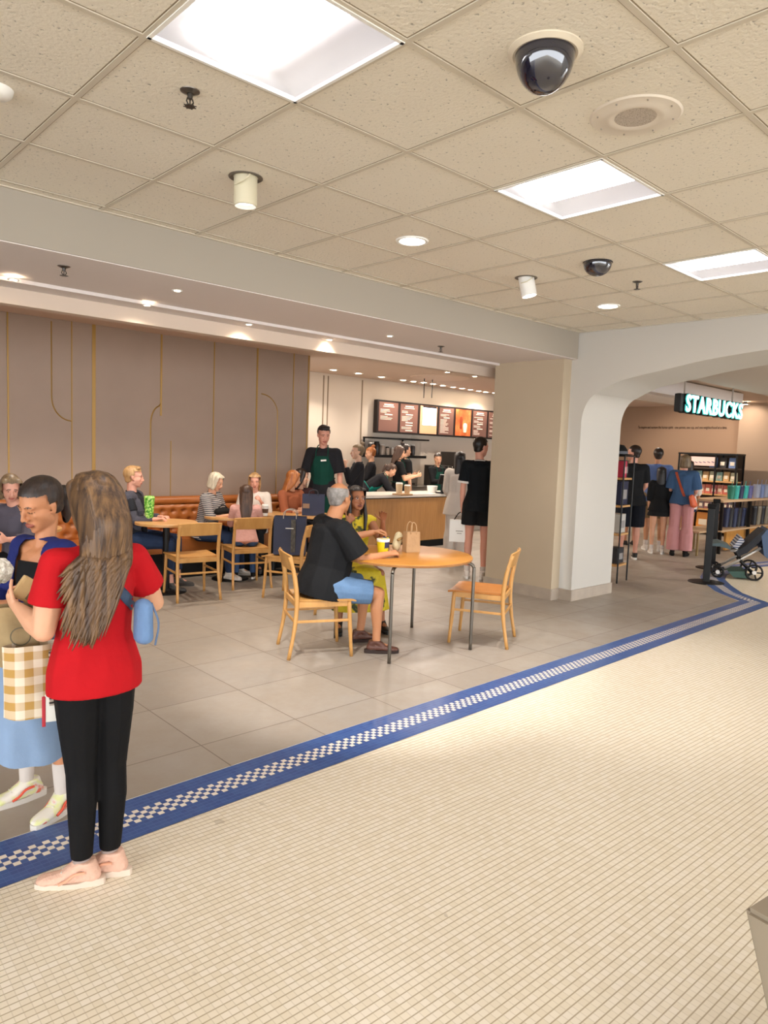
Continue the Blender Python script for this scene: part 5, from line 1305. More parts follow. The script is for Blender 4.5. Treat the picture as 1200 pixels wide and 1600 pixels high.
# --- workers behind the counter
person('worker with bright orange hair behind the woman in the dark jacket', (8.60, 9.52), 96, 1.62, 'light', vox=.011, hair=('bun', 'red'), head=(0, -10, 0), L=((-.1, .4, -1), (0, .8, -.3)), R=((.1, .4, -1), (0, .8, -.3)), top=[dict(kind='jacket', m=BLK2, sleeve=1.8, hem=-.1, t=.02)], bottom=[dict(kind='pants', m=BLK)], shoes=dict(m=BSH))
Pq, cq = person('worker bending forward over the machines in black shirt and teal apron', (8.10, 9.16), -84, 1.60, 'light', vox=.011, hair=('low_bun', 'brown'), lean=58, head=(0, -40, 0), L=((-.1, .6, -.9), (0, .9, -.3)), R=((.1, .6, -.9), (0, .9, -.3)), top=[dict(kind='shirt', m=BLK2, sleeve=1.7, hem=-.1, t=.02)], bottom=[dict(kind='pants', m=BLK)], shoes=dict(m=BSH))
apron(cq, fabric('teal_apron', '#1c7f72', .1))
Pq, cq = person('barista with long dark hair and green apron holding a cup at the counter', (8.78, 8.98), -75, 1.66, 'light', vox=.0095, hair=('long', 'brown'), sw=.92, head=(0, -12, 0), L=((-.12, .35, -1), (.1, .95, .25)), R=((.16, .30, -1), (-.05, .95, .28)), curl=(.6, .6), top=[dict(kind='t_shirt', m=BLK, sleeve=.7, hem=-.1, t=.018)], bottom=[dict(kind='pants', m=BLK)], shoes=dict(m=BSH))
apron(cq, GREEN)
Pq, cq = person('second dark-haired barista with a top bun, partly hidden behind the long-haired barista', (9.25, 9.30), -60, 1.70, 'light', vox=.011, hair=('bun', 'dark'), sw=.92, head=(0, 0, 0), top=[dict(kind='shirt', m=BLK, sleeve=.7, hem=-.1, t=.018)], bottom=[dict(kind='pants', m=BLK)], shoes=dict(m=BSH)); apron(cq, GREEN)
Pq, cq = person('barista with tied-back hair and green apron facing the queue at the register', (9.78, 8.98), -140, 1.56, 'light', vox=.0095, hair=('crop', 'dark'), sw=.92, head=(-25, -14, 0), L=((-.1, .45, -1), (.2, .9, .1)), R=((.1, .45, -1), (-.2, .9, .1)), curl=(.6, .6), top=[dict(kind='shirt', m=BLK, sleeve=1.6, hem=-.1, t=.018)], bottom=[dict(kind='pants', m=BLK)], shoes=dict(m=BSH)); apron(cq, GREEN)
person('customer with long black hair and white top, hidden beside the man in black', (7.90, 6.82), -15, 1.60, 'tan', vox=.011, hair=('long', 'black'), sw=.92, head=(20, 0, 0), L=((-.15, .1, -1), (0, .7, -.4)), top=[dict(kind='shirt', m=WHT, sleeve=1.7, hem=-.22, t=.03, flare=.03)], bottom=[dict(kind='pants', m=WHT, t=.02, flare=.03)], shoes=dict(m=WHT))
# --- bench side guests
Pw, cw = seated('woman with short fair hair and dark printed t-shirt seated behind the green cup', (3.30, 7.42), -108, .475, h=1.66, skin='pink', vox=.008, hair=('short', 'blond'), hs=1.02, lean=-2, bw=1.1, bust=.02, head=(14, -4, 0), L=((-.20, .25, -1), (.35, .95, .12)), R=((.20, .35, -1), (-.15, .95, .12)), curl=(.7, .7), palm=((0, 0, -1), (0, 0, -1)),
    top=[dict(kind='t_shirt', m=fabric('slate_tee', '#24262c', .15), sleeve=.6, hem=-.08, t=.018)], bottom=[dict(kind='jeans', m=DENIMD, t=.016)] if 0 else [dict(kind='pants', m=DENIMD, t=.016, length=1.75)], shoes=dict(m=mat('grey_sandal', '#4a4642', .6)))
cardigan(cw, fabric('grey_cardigan', '#4b4b55', .2, .9, .4, 20))
for i, (x, z) in enumerate(((-.055, .25), (.0, .27), (.05, .24), (-.02, .20))):
    bm = NB(); q = cw['S'](x, .140, z)
    for a_ in range(5): sph(bm, q + cw['TR'] @ Vector((.016 * math.cos(a_ * 1.257), .0, .016 * math.sin(a_ * 1.257))), (.012, .005, .012), 8)
    obj('flower_print', bm, mat('flower_white', '#c9bdb2', .8), cw['t_shirt'])
Pw, cw = seated('elderly woman with white bobbed hair and navy striped shirt on the bench', (4.25, 7.62), -118, .475, h=1.56, skin='light', vox=.008, hair=('bob', 'white'), lean=14, bw=1.15, bust=.02, head=(2, -22, 0), brow='#9a8f80', L=((-.18, .35, -1), (.25, .95, .2)), R=((.18, .40, -1), (-.15, .95, .2)), curl=(.7, .7), palm=((0, 0, -1), (0, 0, -1)),
    top=[dict(kind='shirt', m=STR, sleeve=1.35, hem=-.10, t=.024)], bottom=[dict(kind='pants', m=DENIMD, t=.018)], shoes=dict(m=WHT))
Pw, cw = seated('child with long brown hair in pink sweater and jeans seen from behind', (4.385, 6.93), 1, .46, h=1.30, skin='light', vox=.008, hs=1.12, hair=('long', 'brown', ), lean=6, head=(0, -10, 0), L=((-.2, .5, -.9), (.3, .9, .1)), R=((.2, .5, -.9), (-.3, .9, .1)), LL=((-.10, 1, -.25), (0, -.12, -1)), RL=((.10, 1, -.25), (0, -.12, -1)), top=[dict(kind='sweater', m=PINKS, sleeve=1.9, hem=-.06, t=.026)], bottom=[dict(kind='pants', m=fabric('denim_mid', '#3d567c', .2), t=.015)], shoes=dict(m=DARK, sole=WHITE))
seated('older blonde woman in white top on the bench facing the child', (5.03, 7.74), 172, .475, h=1.52, skin='pink', vox=.009, hair=('long', 'blond'), lean=8, head=(10, -12, 0), L=((-.2, .5, -.9), (.3, .5, .6)), R=((.2, .4, -.9), (-.2, .9, .15)), curl=(.7, .7), top=[dict(kind='shirt', m=WHT, sleeve=1.5, hem=-.1, t=.022)], bottom=[dict(kind='pants', m=BLK2)], shoes=dict(m=BSH))
seated('woman with long reddish hair seated behind the navy bags', (5.46, 7.62), -135, .475, h=1.60, skin='light', vox=.009, hair=('long', 'red'), lean=8, head=(60, -14, 0), L=((-.1, .5, -.9), (.2, .9, .1)), R=((.2, .4, -.9), (-.2, .9, .15)), top=[dict(kind='shirt', m=fabric('rust', '#9a5a3e', .1), sleeve=1.6, hem=-.1, t=.02)], bottom=[dict(kind='pants', m=BLK2)], shoes=dict(m=BSH))
seated('brunette woman in profile with a light hair band, tucked beside the tall barista', (5.74, 7.78), -150, .475, h=1.63, skin='fair', vox=.009, hair=('long', 'dark'), lean=6, head=(62, -6, 0), L=((-.1, .5, -.9), (.2, .9, .1)), R=((.2, .4, -.9), (-.2, .9, .15)), top=[dict(kind='shirt', m=fabric('plum', '#3a2426', .1), sleeve=1.6, hem=-.1, t=.02)], bottom=[dict(kind='pants', m=BLK2)], shoes=dict(m=BSH))
Pw, cw = seated('older person with grey-brown hair and glasses pushed up, behind the girl at the left edge', (1.93, 7.15 - .55), 150, .475, h=1.62, skin='pink', vox=.009, hair=('bob', 'ash'), lean=16, head=(40, -24, 0), L=((-.1, .5, -.9), (.2, .9, .1)), R=((.2, .4, -.9), (-.2, .9, .15)), top=[dict(kind='shirt', m=fabric('grey_top', '#5a5560', .1), sleeve=1.6, hem=-.1, t=.02)], bottom=[dict(kind='pants', m=BLK2)], shoes=dict(m=BSH))
# --- people beyond the arch
person('man in black t-shirt and long black shorts, leftmost in the queue', (10.55, 5.52), 18, 1.80, 'pink', vox=.011, hair=('crop', 'dark'), head=(50, 0, 0), sw=1.06, bw=1.1, L=((-.12, .1, -1), (.1, .6, -.6)), R=((.14, .1, -1), (-.2, .7, -.55)), top=[dict(kind='t_shirt', m=BLK, sleeve=.8, hem=-.13, t=.024, flare=.02)], bottom=[dict(kind='shorts', m=fabric('navy_shorts', '#12161f', .1), length=1.0 - .02, t=.028, flare=.02)], shoes=dict(m=BSH, sole=WHITE))
person('man in blue t-shirt with cropped dark hair in the queue beyond the arch', (11.95, 5.80), 4, 1.79, 'olive', vox=.011, hair=('crop', 'dark'), sw=1.08, bw=1.08, L=((-.35, .1, -1), (.2, .6, -.5)), R=((.35, .1, -1), (-.1, .6, -.5)), top=[dict(kind='t_shirt', m=BLUET, sleeve=.75, hem=-.12, t=.024, loose=1.4)], bottom=[dict(kind='shorts', m=KHAKI, length=.85, t=.024, flare=.015)], shoes=dict(m=WHT, sole=WHITE, socks=WSOCK, sock_h=.1))
person('girl with long dark hair in a short black dress before the man in blue', (11.62, 5.56), 4, 1.47, 'light', vox=.011, hair=('long', 'black', ), sw=.95, L=((-.12, .05, -1), (.0, .3, -1)), R=((.12, .05, -1), (0, .3, -1)), top=[dict(kind='dress_top', m=BLK, sleeve=1.3, hem=-.10, t=.028, flare=.02)], bottom=[dict(kind='skirt', m=BLK, length=.38, t=.02, flare=.05)], shoes=dict(m=WHT, sole=WHITE, socks=WSOCK, sock_h=.10))
P_pk, c_pk = person('woman in blue blouse and wide pink trousers with cropped fair hair, back turned', (11.72, 5.22), -4, 1.69, 'pink', vox=.010, hair=('bob', 'ash'), sw=.98, bw=1.0, L=((-.14, .05, -1), (-.1, .6, -.5)), R=((.14, .1, -1), (-.2, .8, -.4)), top=[dict(kind='blouse', m=BLUED, sleeve=.9, hem=-.06, t=.040, loose=1.4)], bottom=[dict(kind='pants', m=PINKP, length=1.95, t=.022, flare=.036)], shoes=dict(m=DARK))
person('dark-haired person in white half hidden behind the pink-trousered woman', (12.55, 5.52), 0, 1.60, 'tan', vox=.012, hair=('bob', 'black'), top=[dict(kind='shirt', m=WHT, sleeve=1.2, hem=-.16, t=.03)], bottom=[dict(kind='shorts', m=DENIMD, length=.4, t=.02)], shoes=dict(m=BSH))
person('child in pale pink shorts behind the man in black beyond the arch', (12.3, 6.42), 30, 1.45, 'tan', vox=.012, hair=('crop', 'dark'), top=[dict(kind='t_shirt', m=stripes('bw_stripe', '#16161a', '#cfc9c2', 26, 2, .7), sleeve=.7, hem=-.1, t=.026)], bottom=[dict(kind='shorts', m=fabric('pale_pink', '#b99aa8', .05), length=.7, t=.022)], shoes=dict(m=BSH))
# --- things they wear or carry
# crossbody bag of the red girl: strap follows her back
BV = [o for o in P_red.children if o.name.startswith(('t_shirt', 'body'))]
SLATE = fabric('slate_strap', '#5b6f8c', .1, .7, .2, 30); LBL = fabric('light_blue_bag', '#6480a6', .12, .7, .3, 20)
t = thing('crossbody_bag', 'light blue crossbody bag with grey-blue strap worn across the red t-shirt', 'bag', (0, 0, 0))
bm = NB(); rows = []
for i in range(15):
    u = i / 14; px = 158 + (222 - 158) * u; py = 888 + (965 - 888) * u
    nx_, ny_ = .77, -.64
    row = []
    for wv in (-8, -4, 0, 4, 8):
        h_ = rayhit(px + nx_ * wv, py + ny_ * wv, BV, .006)
        if h_ is None: row = None; break
        row.append(h_[0])
    if row: rows.append(row)
if len(rows) > 2:
    V2 = [[bm.verts.new(p_) for p_ in r_] for r_ in rows]
    for a, b_ in zip(V2, V2[1:]):
        for j in range(4): bm.faces.new((a[j], a[j+1], b_[j+1], b_[j]))
    bmesh.ops.solidify(bm, geom=bm.faces[:], thickness=.003); obj('strap', bm, SLATE, t, smooth=True)
pb = atd(224, 972, 2.60); Rb = Matrix.Rotation(.5, 3, 'Z')
b = Blob(); b.hull(Blob.pts(pb + Vector((0, 0, .055)), (.030, .045, .03)) + Blob.pts(pb + Vector((0, 0, -.05)), (.032, .05, .03)))
new_obj('pouch', b.bake('pouch', .005, 3), LBL, t)
bm = NB(); tube(bm, arc([pb + Vector((.02, -.02, .07)), pb + Vector((.035, -.045, .0)), pb + Vector((.03, -.03, -.08))], 5), .004, 6); obj('zip', bm, SLATE, t, smooth=True)
# bags of the two girls
def sheetbag(name, label, pc, w_, h_, d_, m1, rz, soft=.0, cat='bag', squash=.75, extra=None):
    t = thing(name, label, cat, pc, rz); bm = NB(); nx, nz = 12, 14
    def surf(sy):
        G = []
        for i in range(nx + 1):
            c_ = []
            for j in range(nz + 1):
                u = -1 + 2 * i / nx; v_ = j / nz
                dd = d_ / 2 * (1 - u ** 4) * (squash + (1 - squash) * (1 - v_)) + soft * .012 * math.sin(5 * u + 7 * v_ + sy) * (1 - abs(u))
                ww = w_ / 2 * (1 - .10 * soft * math.sin(v_ * PI + .6))
                zz = v_ * h_ - (.02 * soft * (1 - u * u) * (1 - v_)) 
                c_.append(bm.verts.new((u * ww, sy * dd, zz)))
            G.append(c_)
        return G
    A = surf(-1); B = surf(1)
    for i in range(nx):
        for j in range(nz): bm.faces.new((A[i][j], A[i+1][j], A[i+1][j+1], A[i][j+1])); bm.faces.new((B[i][j], B[i][j+1], B[i+1][j+1], B[i+1][j]))
        bm.faces.new((A[i][0], B[i][0], B[i+1][0], A[i+1][0]))
    bmesh.ops.remove_doubles(bm, verts=bm.verts, dist=.0008)
    o = obj('bag_body', bm, m1, t, smooth='auto')
    if extra: extra(t)
    return t
k = NT('plaid', .8); vv = k.obj(scale=(1, 1, 1)); sx = k.n('ShaderNodeSeparateXYZ'); k.l(vv, sx.inputs[0])
a_ = k.math('GREATER_THAN', k.math('FRACT', k.math('MULTIPLY', sx.outputs[0], 17)), .5); b_ = k.math('GREATER_THAN', k.math('FRACT', k.math('MULTIPLY', sx.outputs[2], 17)), .5)
k.base(k.mix(k.math('MULTIPLY', k.math('ADD', a_, b_), .5), srgb('#d8ccb8'), srgb('#ad8746'))); PLAID = k.M
k = NT('printed_lines', .8); vv = k.obj(); sx = k.n('ShaderNodeSeparateXYZ'); k.l(vv, sx.inputs[0]); n_ = k.noise(vv, 60, 2)
ln_ = k.math('GREATER_THAN', k.math('FRACT', k.math('MULTIPLY', sx.outputs[2], 60)), .55); ln_ = k.math('MULTIPLY', ln_, k.math('GREATER_THAN', n_, .45)); k.base(k.mix(ln_, srgb('#b8aca0'), srgb('#39302c'))); PRN = k.M
pc = atd(50, 1114, 2.78)
fc = facing((pc.x, pc.y), 0)
bz_pc = pc.copy()
def band_extra(t):
    bm = NB(); box(bm, (.075, -.052, .135), (.055, .012, .20), .003); obj('printed_side_panel', bm, PRN, t)
sheetbag('plaid_shopping_bag', 'beige plaid checked shopping bag hanging before the light blue bag', pc, .185, .255, .10, PLAID, fc + .15, .3, extra=band_extra)
pc2 = atd(51, 1186, 2.92); pc2.z = atd(51, 1184, 2.92).z
sheetbag('tote_bag', 'plain light blue cloth bag hanging lowest, under the plaid bag', pc2, .25, .56, .09, fabric('pale_blue_cloth', '#8097b5', .06, .85, .3, 12), fc, 1.0)
pc3 = atd(31, 1030, 2.86)
def seal(t):
    bm = NB(); lathe(bm, [(.030, -.001), (.034, 0), (.030, .001)], 24, c=(.01, -.062, .10), M=Matrix.Rotation(PI / 2, 3, 'X')); obj('dark_stamp', bm, mat('stamp', '#5c5440', .8), t)
sheetbag('brown_paper_bag', 'crumpled brown paper bag with dark stamp held at the far left edge', pc3, .215, .20, .10, mat('kraft_olive', '#9c8660', .85, var=.12, vscale=10, bump=.5, bscale=12), fc - .1, .9, extra=seal)
p_ = atd(47, 924, 2.86); t = thing('food_packet', 'pale tan paper packet in the dark-haired girl\'s hand', 'packet', p_, fc + .3, rot=(0, .6, fc + .2)); bm = NB(); box(bm, (0, 0, 0), (.10, .035, .085), .01); obj('packet_body', bm, mat('kraft_pale', '#c2a472', .8, bump=.4, bscale=20), t); bm = NB(); box(bm, (.02, -.019, -.01), (.05, .002, .04)); obj('printed_mark', bm, mat('mark_olive', '#6e6040', .8), t)
p_ = atd(79, 1106, 2.74); t = thing('luggage_tag', 'white and red hanging tag beside the black leggings', 'tag', p_, fc); bm = NB(); box(bm, (0, 0, 0), (.038, .010, .10), .003); obj('tag_body', bm, WHITE, t); bm = NB(); box(bm, (-.022, -.002, -.01), (.012, .012, .11), .003); obj('red_edge', bm, mat('tag_red', '#b02030', .6), t); bm = NB(); tube(bm, [(0, 0, .05), (.005, 0, .13)], .003, 6); obj('cord', bm, mat('tag_red', '#b02030', .6), t)
k = NT('plush', .95); vv = k.obj(); n_ = k.noise(vv, 60, 3); k.base(k.ramp(n_, [(.3, srgb('#c9c0ac')), (.6, srgb('#ebe6da'))])); k.bump(n_, 1.0, .02)
p_ = atd(-2, 892, 2.95); t = thing('plush_toy', 'fluffy white toy cut off by the left picture edge', 'toy', p_)
bm = NB(); rnd = random.Random(2)
for i in range(60):
    d = Vector((rnd.gauss(0, 1), rnd.gauss(0, 1), rnd.gauss(0, 1))).normalized(); sph(bm, d * .033, .018, 8)
sph(bm, (0, 0, 0), .042, 14)
obj('fluffy_body', bm, k.M, t, smooth=True)
# white carrier bag of the man in black
p_ = atd(702, 868, 8.85); LW = c_m['AR'][-1][2]
wp = c_m['T0'].matrix_basis @ LW
t = thing('white_carrier_bag', 'white paper carrier bag hanging from the hand of the man in black shorts', 'bag', (wp.x, wp.y, wp.z - .44), facing((wp.x, wp.y), 0))
bm = NB(); box(bm, (-.03, 0, .13), (.23, .10, .28), .004); obj('bag_body', bm, WHITE, t)
bm = NB(); tube(bm, arc([(-.09, 0, .27), (-.04, 0, .35), (0, 0, .36), (.03, 0, .27)], 5), .006, 6); obj('handle', bm, DARK, t)
bm = NB(); box(bm, (-.02, -.0515, .13), (.09, .003, .012)); box(bm, (-.02, -.0515, .10), (.06, .003, .01)); obj('printed_lines', bm, mat('lt_grey', '#a8a39c', .7), t)
# orange shoulder bag
t = thing('shoulder_bag', 'orange shoulder bag worn across the back of the woman in pink trousers', 'bag', (0, 0, 0)); BV2 = [o for o in P_pk.children if o.name.startswith(('blouse', 'body', 'pants'))]
ORG = mat('orange_leather', '#d4623a', .5)
bm = NB(); rows = []
for i in range(14):
    u = i / 13; px = 1057 + 12 * u; py = 738 + 38 * u; row = []
    for wv in (-2.0, 0, 2.0):
        h_ = rayhit(px + wv, py, BV2, .012)
        if h_ is None: row = None; break
        row.append(h_[0])
    if row: rows.append(row)
if len(rows) > 2:
    V2 = [[bm.verts.new(p_) for p_ in r_] for r_ in rows]
    for a, b_ in zip(V2, V2[1:]):
        for j in range(2): bm.faces.new((a[j], a[j+1], b_[j+1], b_[j]))
    bmesh.ops.solidify(bm, geom=bm.faces[:], thickness=.005); obj('strap', bm, ORG, t)
h_ = rayhit(1078, 784, BV2, .05); pb = h_[0] if h_ else atd(1078, 786, 12.5)
b = Blob(); b.hull(Blob.pts(pb + Vector((0, 0, .06)), (.07, .04, .05)) + Blob.pts(pb + Vector((.03, -.03, -.06)), (.09, .05, .05))); new_obj('pouch', b.bake('pouch', .01, 3), ORG, t)
# glasses pushed up for the older person
HTg = cw['HT'] if False else None
# ================================================================== SHOP BEYOND THE ARCH
# glowing sign
sa, sb = ony(1069, 641, 4.5), ony(1158, 656, 4.5); L_ = sb.x - sa.x; zc = (ony(1112, 636, 4.5).z)
t = thing('shop_sign', 'glowing white STARBUCKS channel-letter sign hanging beyond the arch', 'sign', ((sa.x + sb.x) / 2, 4.5, zc))
def textobj(name, s_, size, ext, off, m_, parent, loc, rot, width=None, height=None):
    me = text_mesh(s_, size, ext, off); xs = [v_.co.x for v_ in me.vertices]; ys_ = [v_.co.y for v_ in me.vertices]
    sx_ = (width / (max(xs) - min(xs))) if width else 1; sy_ = (height / (max(ys_) - min(ys_))) if height else sx_
    cx_, cy_ = (max(xs) + min(xs)) / 2, (max(ys_) + min(ys_)) / 2
    for v_ in me.vertices: v_.co.x = (v_.co.x - cx_) * sx_; v_.co.y = (v_.co.y - cy_) * sy_
    o = new_obj(name, me, m_, parent); o.location = loc; o.rotation_euler = rot; return o
SIGN_E = mat('sign_face', '#f4fffd', .4, emit='#e9f8f8', es=.8); SIGN_H = mat('sign_halo', '#3fb8b0', .4, emit='#35c0b8', es=.45)
textobj('letter_backs', 'STARBUCKS', .3, .05, .018, mat('sign_black', '#0c1214', .5), t, (0, .05, 0), (PI / 2, 0, 0), L_ * 1.0, .275)
textobj('letter_rims', 'STARBUCKS', .3, .006, .012, SIGN_H, t, (0, -.008, 0), (PI / 2, 0, 0), L_ * .99, .256)
textobj('letter_faces', 'STARBUCKS', .3, .006, .004, SIGN_E, t, (0, -.018, 0), (PI / 2, 0, 0), L_ * .98, .240)
for x in (-L_ * .46, L_ * .46 - .2):
    bm = NB(); cyl(bm, (x, .05, .11), (x, .05, KZ - zc), .012, .012, 8); obj('hanging_rod', bm, mat('rod_grey', '#a59a90', .5), t)
bm = NB(); box(bm, (-L_ * .5 - .05, .06, 0), (.10, .10, .26), .03); obj('end_cap', bm, mat('sign_black', '#0c1214', .5), t)
# mission line on the wall
wa, wb = onx(997, 668, KX - .01), onx(1136, 669, KX - .01)
o = textobj('wall_lettering', 'To inspire and nurture the human spirit - one person, one cup, and one neighborhood at a time.', .1, .002, .001, mat('letter_dark', '#4a3426', .7), None, (KX - .006, (wa.y + wb.y) / 2, (wa.z + wb.z) / 2), (PI / 2, 0, -PI / 2), abs(wa.y - wb.y), .085)
tag(o, 'thin dark line of lettering on the tan wall left of the glowing sign', 'lettering')
# stanchions
for (px, py), ptop, lb in (((1103, 910), 793, 'black square queue post on a round base, nearest one'), ((1112, 888), 762, 'black square queue post standing behind the nearest one')):
    p_ = onz(px, py, 0); hgt = .98
    t = thing('queue_post', lb, 'queue post', p_, .4)
    bm = NB(); lathe(bm, [(0, .022), (.05, .02), (.215, .012), (.225, .004), (.225, 0), (0, 0)], 36); obj('base', bm, BLACK, t, smooth='auto')
    bm = NB(); box(bm, (0, 0, hgt / 2), (.085, .085, hgt), .01); obj('post', bm, BLACK, t)
    bm = NB(); box(bm, (0, 0, hgt + .03), (.10, .10, .06), .012); obj('cap', bm, DARK, t)
# belt between the posts
a, b_ = onz(1103, 910, 0), onz(1112, 888, 0); bm = NB(); box(bm, ((a.x + b_.x) / 2, (a.y + b_.y) / 2, .96), ((b_ - a).length, .004, .045), rot=Matrix.Rotation(math.atan2(b_.y - a.y, b_.x - a.x), 3, 'Z'))
tag(obj('queue_belt', bm, DARK), 'black retractable belt stretched between the two queue posts', 'belt')
# rack at the jamb
p_ = onz(960, 909, 0); rk = thing('display_rack', 'black wire display rack with wooden shelves at the arch jamb', 'rack', (p_.x + .05, p_.y + .12, 0), math.radians(8))
rw, rd, rh = .34, .36, 1.62
for sx in (-1, 1):
    for sy in (-1, 1):
        bm = NB(); cyl(bm, (sx * rw / 2, sy * rd / 2, 0), (sx * rw / 2, sy * rd / 2, rh), .011, .011, 8); obj('upright', bm, BLACK, rk)
for z in (.22, .62, .98, 1.33):
    bm = NB(); box(bm, (0, 0, z), (rw - .02, rd - .02, .025), .003); obj('shelf_board', bm, OAK_P, rk)
bm = NB(); box(bm, (0, 0, rh), (rw + .02, rd + .02, .02)); obj('top_frame', bm, BLACK, rk)
rm = rk.matrix_basis
for i, (x, y, z, w_, d_, h_, c_, nm) in enumerate(((0.04, -.06, .235, .22, .14, .20, '#2c2c30', 'black boxed item on the lowest shelf of the jamb rack'), (.04, -.06, .635, .2, .14, .24, '#b9b6ae', 'pale boxed item on the second shelf of the jamb rack'), (.04, -.06, .995, .24, .14, .30, '#1d2440', 'navy boxed item on the third shelf of the jamb rack'), (.0, -.08, 1.345, .13, .10, .21, '#b53048', 'red and pink box on the top shelf of the jamb rack'), (.12, -.06, 1.345, .08, .10, .22, '#1b1a1c', 'black box beside the red box on the jamb rack'))):
    q = rm @ Vector((x, y, z)); t = thing('boxed_product', nm, 'box', q, math.radians(8)); bm = NB(); box(bm, (0, 0, h_ / 2), (w_, d_, h_), .006); obj('carton', bm, mat('rk%d' % i, c_, .5), t)
    bm = NB(); box(bm, (0, -d_ / 2 - .002, h_ * .45), (w_ * .6, .003, h_ * .4)); obj('front_label', bm, mat('rkl%d' % i, '#8e8a88' if i != 3 else '#d9a0a0', .6), t)
q = rm @ Vector((.02, -.02, 1.63)); t = thing('cap_hat', 'black cap with grey band on top of the jamb rack', 'hat', q); bm = NB(); lathe(bm, [(0, .14), (.07, .125), (.11, .07), (.118, 0), (0, 0)], 24); obj('crown', bm, DARK, t, smooth=True)
bm = NB(); lathe(bm, [(.119, .015), (.117, .05)], 24); obj('band', bm, mat('hat_grey', '#5d5f66', .6), t); bm = NB(); sph(bm, (0, -.13, .008), (.08, .07, .008), 14); obj('brim', bm, DARK, t, smooth=True)
# merchandise shelf unit against the wall
SX = 15.6
y0, y1 = onx(1062, 708, SX).y, onx(1152, 710, SX).y; zt = onx(1100, 709, SX).z
un = thing('shelf_unit', 'tall black merchandise shelf unit with oak boards against the tan wall', 'shelf', (SX, (y0 + y1) / 2, 0)); wy = abs(y0 - y1); dz = .40
for sy in (-1, -.30, 1):
    for dx in (0, dz):
        bm = NB(); box(bm, (dx, sy * wy / 2, zt / 2), (.03, .03, zt)); obj('upright', bm, BLACK, un)
bm = NB(); box(bm, (dz / 2, 0, zt), (dz + .04, wy + .04, .035)); obj('top_rail', bm, BLACK, un)
bm = NB(); box(bm, (dz, 0, zt / 2), (.012, wy, zt)); obj('back_panel', bm, mat('unit_back', '#4c3a2c', .7), un)
shelfz = [.10, .55, .88, 1.16, 1.44]
for z in shelfz:
    bm = NB(); box(bm, (dz / 2, 0, z), (dz, wy - .03, .03)); obj('shelf_board', bm, OAK_P if z != 1.44 else mat('board_dk', '#3a2c22', .6), un)
bm = NB(); box(bm, (.02, wy * .16, zt - .16), (.03, wy * .62, .19)); o = obj('lit_header', bm, mat('header_pink', '#b8968a', .5, emit='#f5d8cc', es=.12), un)
bm = NB()
for i in range(8): box(bm, (-.0, wy * .16 - wy * .26 + i * wy * .073, zt - .17 - .004 * i), (.012, wy * .045, .012), rot=Matrix.Rotation(.25, 3, 'X'))
obj('header_marks', bm, mat('hdr_mark', '#4a4a6a', .7), o)
rnd = random.Random(4)
pal = {0: ['#d48a34'] * 3, 1: ['#7b6a6e', '#8a5a58', '#6b6470'], 2: ['#d08a78', '#c96a58', '#b8686a'], 3: ['#c9a06a', '#b8b79a', '#8fb0a8'], 4: ['#6a7fa8', '#3a3634']}
nmz = {0: 'bottom', 1: 'second', 2: 'middle', 3: 'fourth', 4: 'top'}
cnm = {'#d48a34': 'orange', '#7b6a6e': 'mauve', '#8a5a58': 'rust', '#6b6470': 'grey', '#d08a78': 'salmon', '#c96a58': 'coral', '#b8686a': 'rose', '#c9a06a': 'tan', '#b8b79a': 'sage', '#8fb0a8': 'mint', '#6a7fa8': 'blue', '#3a3634': 'charcoal'}
def coffee_bag(p_, w_, h_, d_, c_, label, group):
    t = thing('coffee_bag', label, 'coffee bag', p_, 0, group)
    bm = NB(); vs = box(bm, (0, 0, h_ / 2), (d_, w_, h_), .01)
    for v_ in bm.verts:
        f = v_.co.z / h_; v_.co.x *= 1 - .7 * max(0, f - .5) * 2 * .8
    obj('pouch', bm, mat('cb' + c_, c_, .5), t, smooth='auto')
    bm = NB(); box(bm, (-d_ / 2 - .001, 0, h_ * .42), (.003, w_ * .6, h_ * .35)); obj('label_patch', bm, mat('cb_label', '#d9cdb8', .6), t); return t
for k_, z in enumerate(shelfz):
    n = {0: 3, 1: 9, 2: 9, 3: 8, 4: 3}[k_]; 
    for i in range(n):
        if k_ == 0: w_, h_ = wy * .26, .36
        elif k_ == 4: w_, h_ = .16, .22
        else: w_, h_ = .13, .20 - .01 * (i % 2)
        yy = (wy / 2 - .12 - (wy - .2) * i / max(1, n - 1)) if k_ < 4 else (-wy / 2 + .12 + .2 * i)
        if k_ == 0: yy = wy * .33 - wy * .30 * i
        c_ = pal[k_][(i if k_ != 4 else i) % len(pal[k_])]
        coffee_bag((SX + .14, un.location.y + yy, z + .016), w_ * .92, h_, .10, c_, '%s package on the %s board of the tall shelf unit' % (cnm[c_], nmz[k_]), '%s packages on the %s board' % (cnm[c_], nmz[k_]))
# low tables with hanging bags and tumblers at the right edge
def tumblers(y_, px0, px1, py0, py1, n, cs, where, z_base=None, w_=None):
    for i in range(n):
        px = px0 + (px1 - px0) * (i + .5) / n; a = ony(px, py0, y_); b2 = ony(px, py1, y_); h_ = a.z - b2.z; r = .43 * (ony(px0 + (px1 - px0) / n, py0, y_).x - ony(px0, py0, y_).x)
        r = min(max(r, .035), .07); c_ = cs[i % len(cs)]
        t = thing('tumbler', '%s tumbler with straw %s' % (TC_[c_], where), 'tumbler', (a.x, y_, b2.z), group='%s tumblers %s' % (TC_[c_], where))
        bm = NB(); lathe(bm, [(0, 0), (r * .75, 0), (r, h_ * .85), (r * 1.02, h_ * .86), (r * .9, h_ * .93), (0, h_ * .94)], 16); obj('vessel', bm, mat('tb' + c_, c_, .35), t, smooth='auto')
        bm = NB(); tube(bm, [(0, 0, h_ * .9), (r * .5, 0, h_ * 1.22)], .006, 6); obj('straw', bm, mat('tb' + c_, c_, .35), t)
